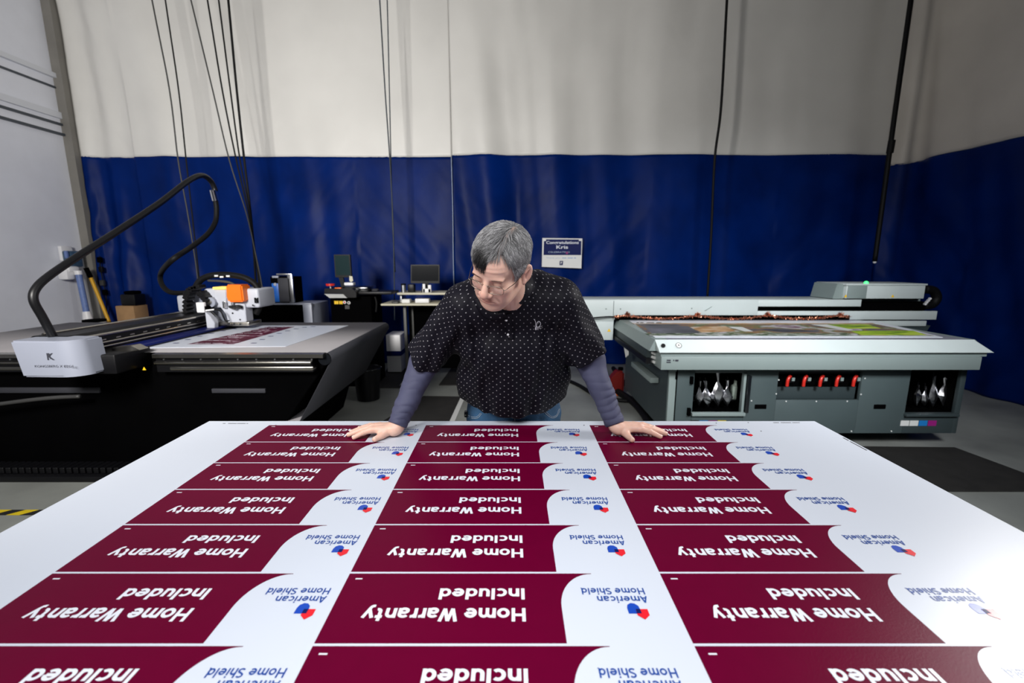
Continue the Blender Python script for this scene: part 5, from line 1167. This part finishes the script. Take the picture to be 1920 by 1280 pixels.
def cloth_leaf(name, inner, outer, li, lo_):
    bm = bmesh.new(); uvn = bm.loops.layers.uv.new('UVMap'); I_ = catmull([march(core_sdf, *p)+V(0, -li, 0) for p in inner], 4); O_ = catmull([march(core_sdf, *p)+V(0, -lo_, 0) for p in outer], 4)
    rows = [[bm.verts.new(a.lerp(c, j/5)+V(0, -.006*math.sin(j/5*math.pi), 0)) for j in range(6)] for a, c in zip(I_, O_)]
    for r0, r1 in zip(rows, rows[1:]):
        for j in range(5):
            f = bm.faces.new((r0[j], r0[j+1], r1[j+1], r1[j]))
            for l in f.loops: l[uvn].uv = (l.vert.co.x*.95+.11*l.vert.co.z, l.vert.co.z)
    o = obj(name, bm, 'shirt', man, True); m_ = o.modifiers.new('t', 'SOLIDIFY'); m_.thickness = .003; return o
core_sdf = torso_core
cloth_leaf('collar', [(986, 508), (981, 524), (975, 541), (972, 555), (969, 564)], [(994, 513), (1001, 532), (1000, 548), (990, 561), (977, 571)], .010, .006)
cloth_leaf('collar', [(950, 580), (938, 586), (922, 584), (908, 572), (900, 556)], [(948, 592), (930, 600), (910, 594), (896, 578), (888, 560)], .010, .006)
# placket, buttons, embroidery laid on the cloth
lp = [sp(x, y, .0012) for x, y in ((944, 588), (946.5, 600), (949, 612), (951, 624), (952.5, 636))]
rp = [sp(x, y, .0012) for x, y in ((958.5, 588), (960, 600), (962, 612), (963.5, 624), (964.5, 636))]
def suv(v): ya = float(np.interp(v.z, [.93, 1.45], [1.86, 1.58]))+.26; return (math.atan2(v.x-.006, ya-v.y)*.42, v.z*1.05)
bm = bmesh.new(); uvn = bm.loops.layers.uv.new('UVMap'); lp = [bm.verts.new(v) for v in catmull(lp, 4)]; rp = [bm.verts.new(v) for v in catmull(rp, 4)]
for i in range(len(lp)-1):
    f = bm.faces.new((lp[i], lp[i+1], rp[i+1], rp[i]))
    for l in f.loops: l[uvn].uv = suv(l.vert.co)
o = obj('placket', bm, 'shirt', man, True); m_ = o.modifiers.new('t', 'SOLIDIFY'); m_.thickness = .0018
for i, (x, y) in enumerate(((949.5, 600), (952.5, 627))):
    c_ = sp(x, y, .0035); nn = V(0, -.9, .35).normalized(); bt_ = CY('button', c_, c_+nn*.0022, .0040, 'embroidery', man, n=16)
def stitch_on(name, pts, r, par=man, m='embroidery', fn=shirt_sdf, lift=.0012, k=5):
    q = [march(fn, x, y)+V(0, -lift, 0) for x, y in pts]; return T(name, q, r, m, par, n=6, k=k)
eo = stitch_on('embroidered_emblem', [(1001, 598), (1004, 603), (1004.5, 611), (1004.5, 618), (1005.5, 613), (1007, 605), (1010, 602.3), (1013, 604.5), (1013.4, 608), (1011.5, 611.5), (1008.5, 613), (1006, 611.5)], .0010)
for pts_ in ([(1003.5, 614), (1003.6, 618), (1006, 617.6), (1006.3, 616.2), (1004.5, 615.6), (1006, 615), (1005.6, 613.8), (1003.6, 614)], [(1010.3, 613.4), (1008.3, 613.8), (1008.5, 617.4)], [(1008.4, 615.5), (1009.8, 615.3)], [(1014.2, 612.6), (1012.2, 612.6), (1011.4, 614.6), (1012.6, 616), (1014.8, 615.6)], [(1000.2, 616.6), (1000.8, 617.2)], [(1016.2, 613.8), (1016.8, 614.4)]):
    stitch_on('embroidered_letter', pts_, .0007, k=3, par=eo)
# --- jeans, belt holster, shoes
def jeans_sdf(p):
    d = el(p, HIP+A3(0, .00, -.02), (.196, .132, .145))
    for s in (-1, 1): d = smin(d, leg_sdf(p, s, (.108, .080, .066)), .03)
    d = d-.0025*vnoise(p, (18, 18, 30), 41)-.002*vnoise(p, (50, 50, 20), 42)
    d = smax(d, p[:, 2]-.985, .004); d = smax(d, .045-p[:, 2], .003)
    return d
v_, f_ = nets(jeans_sdf, (-.26, 1.68, .03), (.29, 2.13, 1.0), .006, .01); link('jeans', np_mesh('jeans', v_, f_), 'denim', man, True)
jo = lambda pts_, r, m='stitch': stitch_on('pocket_stitch', pts_, r, m=m, fn=jeans_sdf, lift=.0006)
for dx in (0, 3):
    jo([(1017+dx*.7, 766-dx*.3), (1023+dx*.5, 775-dx), (1034, 783-dx*.9), (1043, 781-dx*.9), (1048-dx*.4, 773-dx), (1050-dx*.5, 766)], .0008)
    jo([(903-dx*.7, 775-dx*.3), (896-dx*.5, 783-dx*.8), (886, 784-dx*.9), (876+dx*.4, 781-dx)], .0008)
jo([(965, 782), (965.5, 790)], .0012)
a = march(jeans_sdf, 876, 776); hb = B('belt_clip', (a.x-.012, a.y-.012, a.z-.012), (a.x+.004, a.y+.012, a.z+.014), 'black_gloss', man, .004)
CY('clip_rivet', (a.x-.006, a.y-.014, a.z), (a.x-.006, a.y-.011, a.z), .003, 'chrome', hb, n=10)
def shoe(p, s):
    a = A3(.012+s*.135, 1.965, .05); d = rc(p, a+A3(0, .02, 0), a+A3(s*.02, -.17, -.012), .044, .038); d = smin(d, rc(p, a, a+A3(0, 0, .06), .045, .045), .03); return smax(d, .002-p[:, 2], .004)
for s in (-1, 1):
    c_ = A3(.012+s*.135, 1.9, .05); v_, f_ = nets(lambda p: shoe(p, s), c_-A3(.1, .2, .06), c_+A3(.1, .18, .12), .007); link('shoe', np_mesh('shoe', v_, f_), 'leather', man, True)

# --- hair: a cap close to the skull plus single strands
CC = vn((0, -.014, .036)); CR = vn((.0760, .097, .086))
def hairline(x, f):      # lowest z that carries hair at forward position f
    z = np.interp(f, [-.11, -.06, -.028, -.012, .004, .018, .032, .046, .060, .072, .085], [-.045, -.050, -.042, .008, .018, -.006, .004, .040, .066, .083, .094])
    z = z-.024*np.exp(-((x+.020)/.024)**2)*np.clip((f-.04)/.03, 0, 1)+.034*np.exp(-((x-.036)/.022)**2)*np.clip((f-.015)/.03, 0, 1)
    return z
def cap_sdf(p):
    q = toL(p); d = el(q, CC, CR+vn((.0065, .0055, .0085)))
    side = .020*np.clip(q[:, 2]/.08, 0, 1)*0
    m_ = hairline(q[:, 0], q[:, 1])-q[:, 2]+.003*vnoise(q, 120, 3)
    d = d-.0022*vnoise(q, (70, 26, 40), 6)
    return smax(d, m_*.8, .004)*HS
v_, f_ = nets(cap_sdf, hc-vn((.15, .17, .14)), hc+vn((.16, .17, .17)), .0026, .006); me = np_mesh('hair', v_, f_)
def hcol(q, base=None):
    x, f, z = q[:, 0], q[:, 1], q[:, 2]; g_ = .34+.0*x
    side = np.clip((np.abs(x)-.045)/.03, 0, 1)*np.clip((.085-z)/.05, 0, 1); back = np.clip(-f/.09, 0, 1)
    g_ = g_+.16*side+.06*back; dark = np.exp(-((x+.014)/.036)**2)*1.0*np.clip((f-.022)/.045, 0, 1)*np.clip((.118-z)/.02, 0, 1)
    g_ = g_*(1-.95*np.clip(dark*1.25, 0, 1)); return g_
qv = toL(v_.astype(np.float32)); g_ = hcol(qv)*.30*(1+.4*vnoise(qv, (160, 60, 120), 9)); pm_ = (np.exp(-((qv[:, 0]-.026)/.0045)**2)*np.clip((qv[:, 2]-.07)/.02, 0, 1)*np.clip((qv[:, 1]+.06)/.02, 0, 1))[:, None]; set_col(me, np.stack([g_*1.02, g_, g_*1.0], 1)*(1-pm_)+pm_*vn((.42, .30, .25))); hair = link('hair', me, 'hair', man, True)
def strands(n, seed):
    R = np.random.default_rng(seed); u = R.normal(size=(n*3, 3)); u /= np.linalg.norm(u, axis=1)[:, None]; p = CC+u*CR
    keep = (p[:, 2] > hairline(p[:, 0], p[:, 1])-.001) & ~((np.abs(p[:, 0]-.026) < .0022) & (p[:, 2] > .075) & (p[:, 1] > -.05)); p = p[keep][:n]; n = len(p); x, f, z = p.T
    topm = np.clip((z-.060)/.03, 0, 1); part = .024
    leftside = 1/(1+np.exp((x-part-.10*(f+.02)*0)/.004))
    # directions
    dt = np.stack([-.72+0*x, .62+0*x, -.05+0*x], 1); dr = np.stack([.75+0*x, .22+0*x, -.6+0*x], 1); dsd = np.stack([0*x, .25+.0*x, -1+0*x], 1)
    crown = np.clip((-f-.045)/.03, 0, 1)[:, None]; dback = np.stack([.15*np.sign(x), -.5+0*x, -.85+0*x], 1)
    d = dt*(leftside*topm)[:, None]+dr*((1-leftside)*topm)[:, None]+dsd*(1-topm)[:, None]; d = d*(1-crown)+dback*crown
    fr = np.clip((f-.045)/.02, 0, 1)*np.clip((.012-x)/.012, 0, 1); d += np.stack([.35+0*x, .25+0*x, -.75+0*x], 1)*fr[:, None]
    sw = np.stack([vnoise(p.astype(np.float32), 38, 11+k) for k in range(3)], 1); d += sw*.42+R.normal(size=(n, 3))*.07
    Lh = (.015+.022*topm+.012*fr)*R.uniform(.7, 1.15, n); lift = .0075+.0065*topm+.005*fr*topm
    pts = []; cur = p.copy(); K = 6
    for k in range(K):
        t = k/(K-1); nr = (cur-CC)/CR**2; nr /= np.linalg.norm(nr, axis=1)[:, None]
        k0 = np.linalg.norm((cur-CC)/CR, axis=1)[:, None]; surf = CC+(cur-CC)/k0
        off_ = (lift*(.35+.65*np.sin(min(t*2.4, 1.57)))+.0015*R.normal(size=n)*t)[:, None]
        pts.append(surf+nr*off_); dd = d-nr*(d*nr).sum(1)[:, None]; dd /= np.linalg.norm(dd, axis=1)[:, None]+1e-9; cur = surf+dd*(Lh/(K-1))[:, None]
        d = d+np.array([0, 0, -.10])
    pts = np.stack(pts, 1); g0 = hcol(p); rnd = R.random(n); cl = vnoise(p.astype(np.float32), (120, 60, 90), 14)
    gg = g0*(.35+1.15*rnd**2)*(1+.5*cl); gg = np.clip(np.where((rnd > .94) & (g0 > .06), .60, gg), .004, .65)
    return pts, gg
pts, gg = strands(21000, 5); n, K = pts.shape[:2]
W_ = toW(pts.reshape(-1, 3)).reshape(n, K, 3); tan = np.gradient(W_, axis=1); tan /= np.linalg.norm(tan, axis=2)[..., None]+1e-9
rf = np.cross(tan, RNG.normal(size=(n, 1, 3))); rf /= np.linalg.norm(rf, axis=2)[..., None]; rg = np.cross(tan, rf)
rad = np.array([.00044, .00046, .00044, .00038, .00028, .00008])[None, :, None]
ring = np.stack([W_+rad*(math.cos(a_)*rf+math.sin(a_)*rg) for a_ in (0, 2.094, 4.189)], 2)
idx = np.arange(n*K*3).reshape(n, K, 3); F_ = np.stack([idx[:, :-1], np.roll(idx, -1, 2)[:, :-1], np.roll(idx, -1, 2)[:, 1:], idx[:, 1:]], -1).reshape(-1, 4)
me = np_mesh('hair_strands', ring.reshape(-1, 3), F_); cc_ = np.repeat(gg, K*3); tipf = np.tile(np.repeat(np.array([.7, .9, 1, 1.1, 1.2, 1.3]), 3), n); cc_ = cc_*tipf
set_col(me, np.stack([cc_*1.0, cc_*.985, cc_*1.0], 1)); o = link('hair_strands', me, 'hair', hair, True); o['kind'] = 'stuff'
# eyebrows
def brow(s):
    bm = bmesh.new(); R_ = random.Random(4+s)
    for i in range(170):
        t = R_.random(); x = s*(.014+.036*t); z = .0195+.005*math.sin(t*2.4)-.0015+R_.uniform(-.0022, .0022); y = .0905-.55*max(0, abs(x)-.012)**1.25*4.2
        q = np.array([x, y, z], np.float32)
        for _ in range(12):
            dd = float(head_sdf(q[None])[0]); q[1] -= dd*.8
        b_ = q+np.array([s*.0060, -.0004, .0012*(1-2*t)+R_.uniform(-.0006, .0006)]); c_ = q-np.array([0, .001, 0]); up_ = np.array([0, .0002, .00032])
        vv = [bm.verts.new(V(*toW(k_))) for k_ in (c_-up_, c_+up_, b_+up_*.3+np.array([0, .0012, 0]), b_-up_*.3+np.array([0, .0012, 0]))]; bm.faces.new(vv)
    me = bpy.data.meshes.new('eyebrow'); bm.to_mesh(me); bm.free(); set_col(me, vn((.12, .085, .065))); link('eyebrow', me, 'hair', man)
brow(1); brow(-1)
# --- glasses low on the nose
gy, gzc = .1005, -.0085
def lens(s):
    out = []; cxg, rx_, rz_ = s*.0310, .0245, .0150
    for i in range(32):
        a_ = 2*math.pi*i/32; cx_, sx_ = math.cos(a_), math.sin(a_); e_ = .62
        x = cxg+rx_*abs(cx_)**e_*np.sign(cx_); z = gzc+rz_*abs(sx_)**e_*np.sign(sx_); y = gy-(abs(x)-.006)**1.3*.55*1.0-.12*(z-gzc)*-1*.5; out.append((x, y, z))
    return out
gls = None
for s in (-1, 1):
    L_ = [V(*toW(p)) for p in lens(s)]; bm = bmesh.new(); tube(bm, L_, .0010, 8, True)
    if gls is None: gls = obj('eyeglasses', bm, 'gold_wire', man, True)
    else: obj('lens_rim', bm, 'gold_wire', gls, True)
    bm = bmesh.new(); bm.faces.new([bm.verts.new(p) for p in L_]); o = obj('lens', bm, 'glass', gls); m_ = o.modifiers.new('t', 'SOLIDIFY'); m_.thickness = .0012
    tm = [V(*toW(p)) for p in ((s*.0553, gy-.0112, gzc+.004), (s*.0620, gy-.014, gzc+.007), (s*.0660, gy-.026, gzc+.009), (s*.0745, .050, gzc+.012), (s*.0800, .010, gzc+.022), (s*.0795, -.014, gzc+.030), (s*.078, -.030, gzc+.016))]
    T('temple', tm, .0010, 'gold_wire', gls, n=8)
    T('nose_pad', [V(*toW(p)) for p in ((s*.0085, gy-.001, gzc+.004), (s*.0085, gy-.006, gzc+.001), (s*.0095, gy-.010, gzc-.003))], .0012, 'gold_wire', gls, n=6)
T('bridge', [V(*toW(p)) for p in ((-.0075, gy-.001, gzc+.005), (-.003, gy+.003, gzc+.0085), (.003, gy+.003, gzc+.0085), (.0075, gy-.001, gzc+.005))], .0010, 'gold_wire', gls, n=8)
T('brow_bar', [V(*toW(p)) for p in ((-.009, gy-.001, gzc+.0125), (0, gy+.001, gzc+.0135), (.009, gy-.001, gzc+.0125))], .0007, 'gold_wire', gls, n=8)
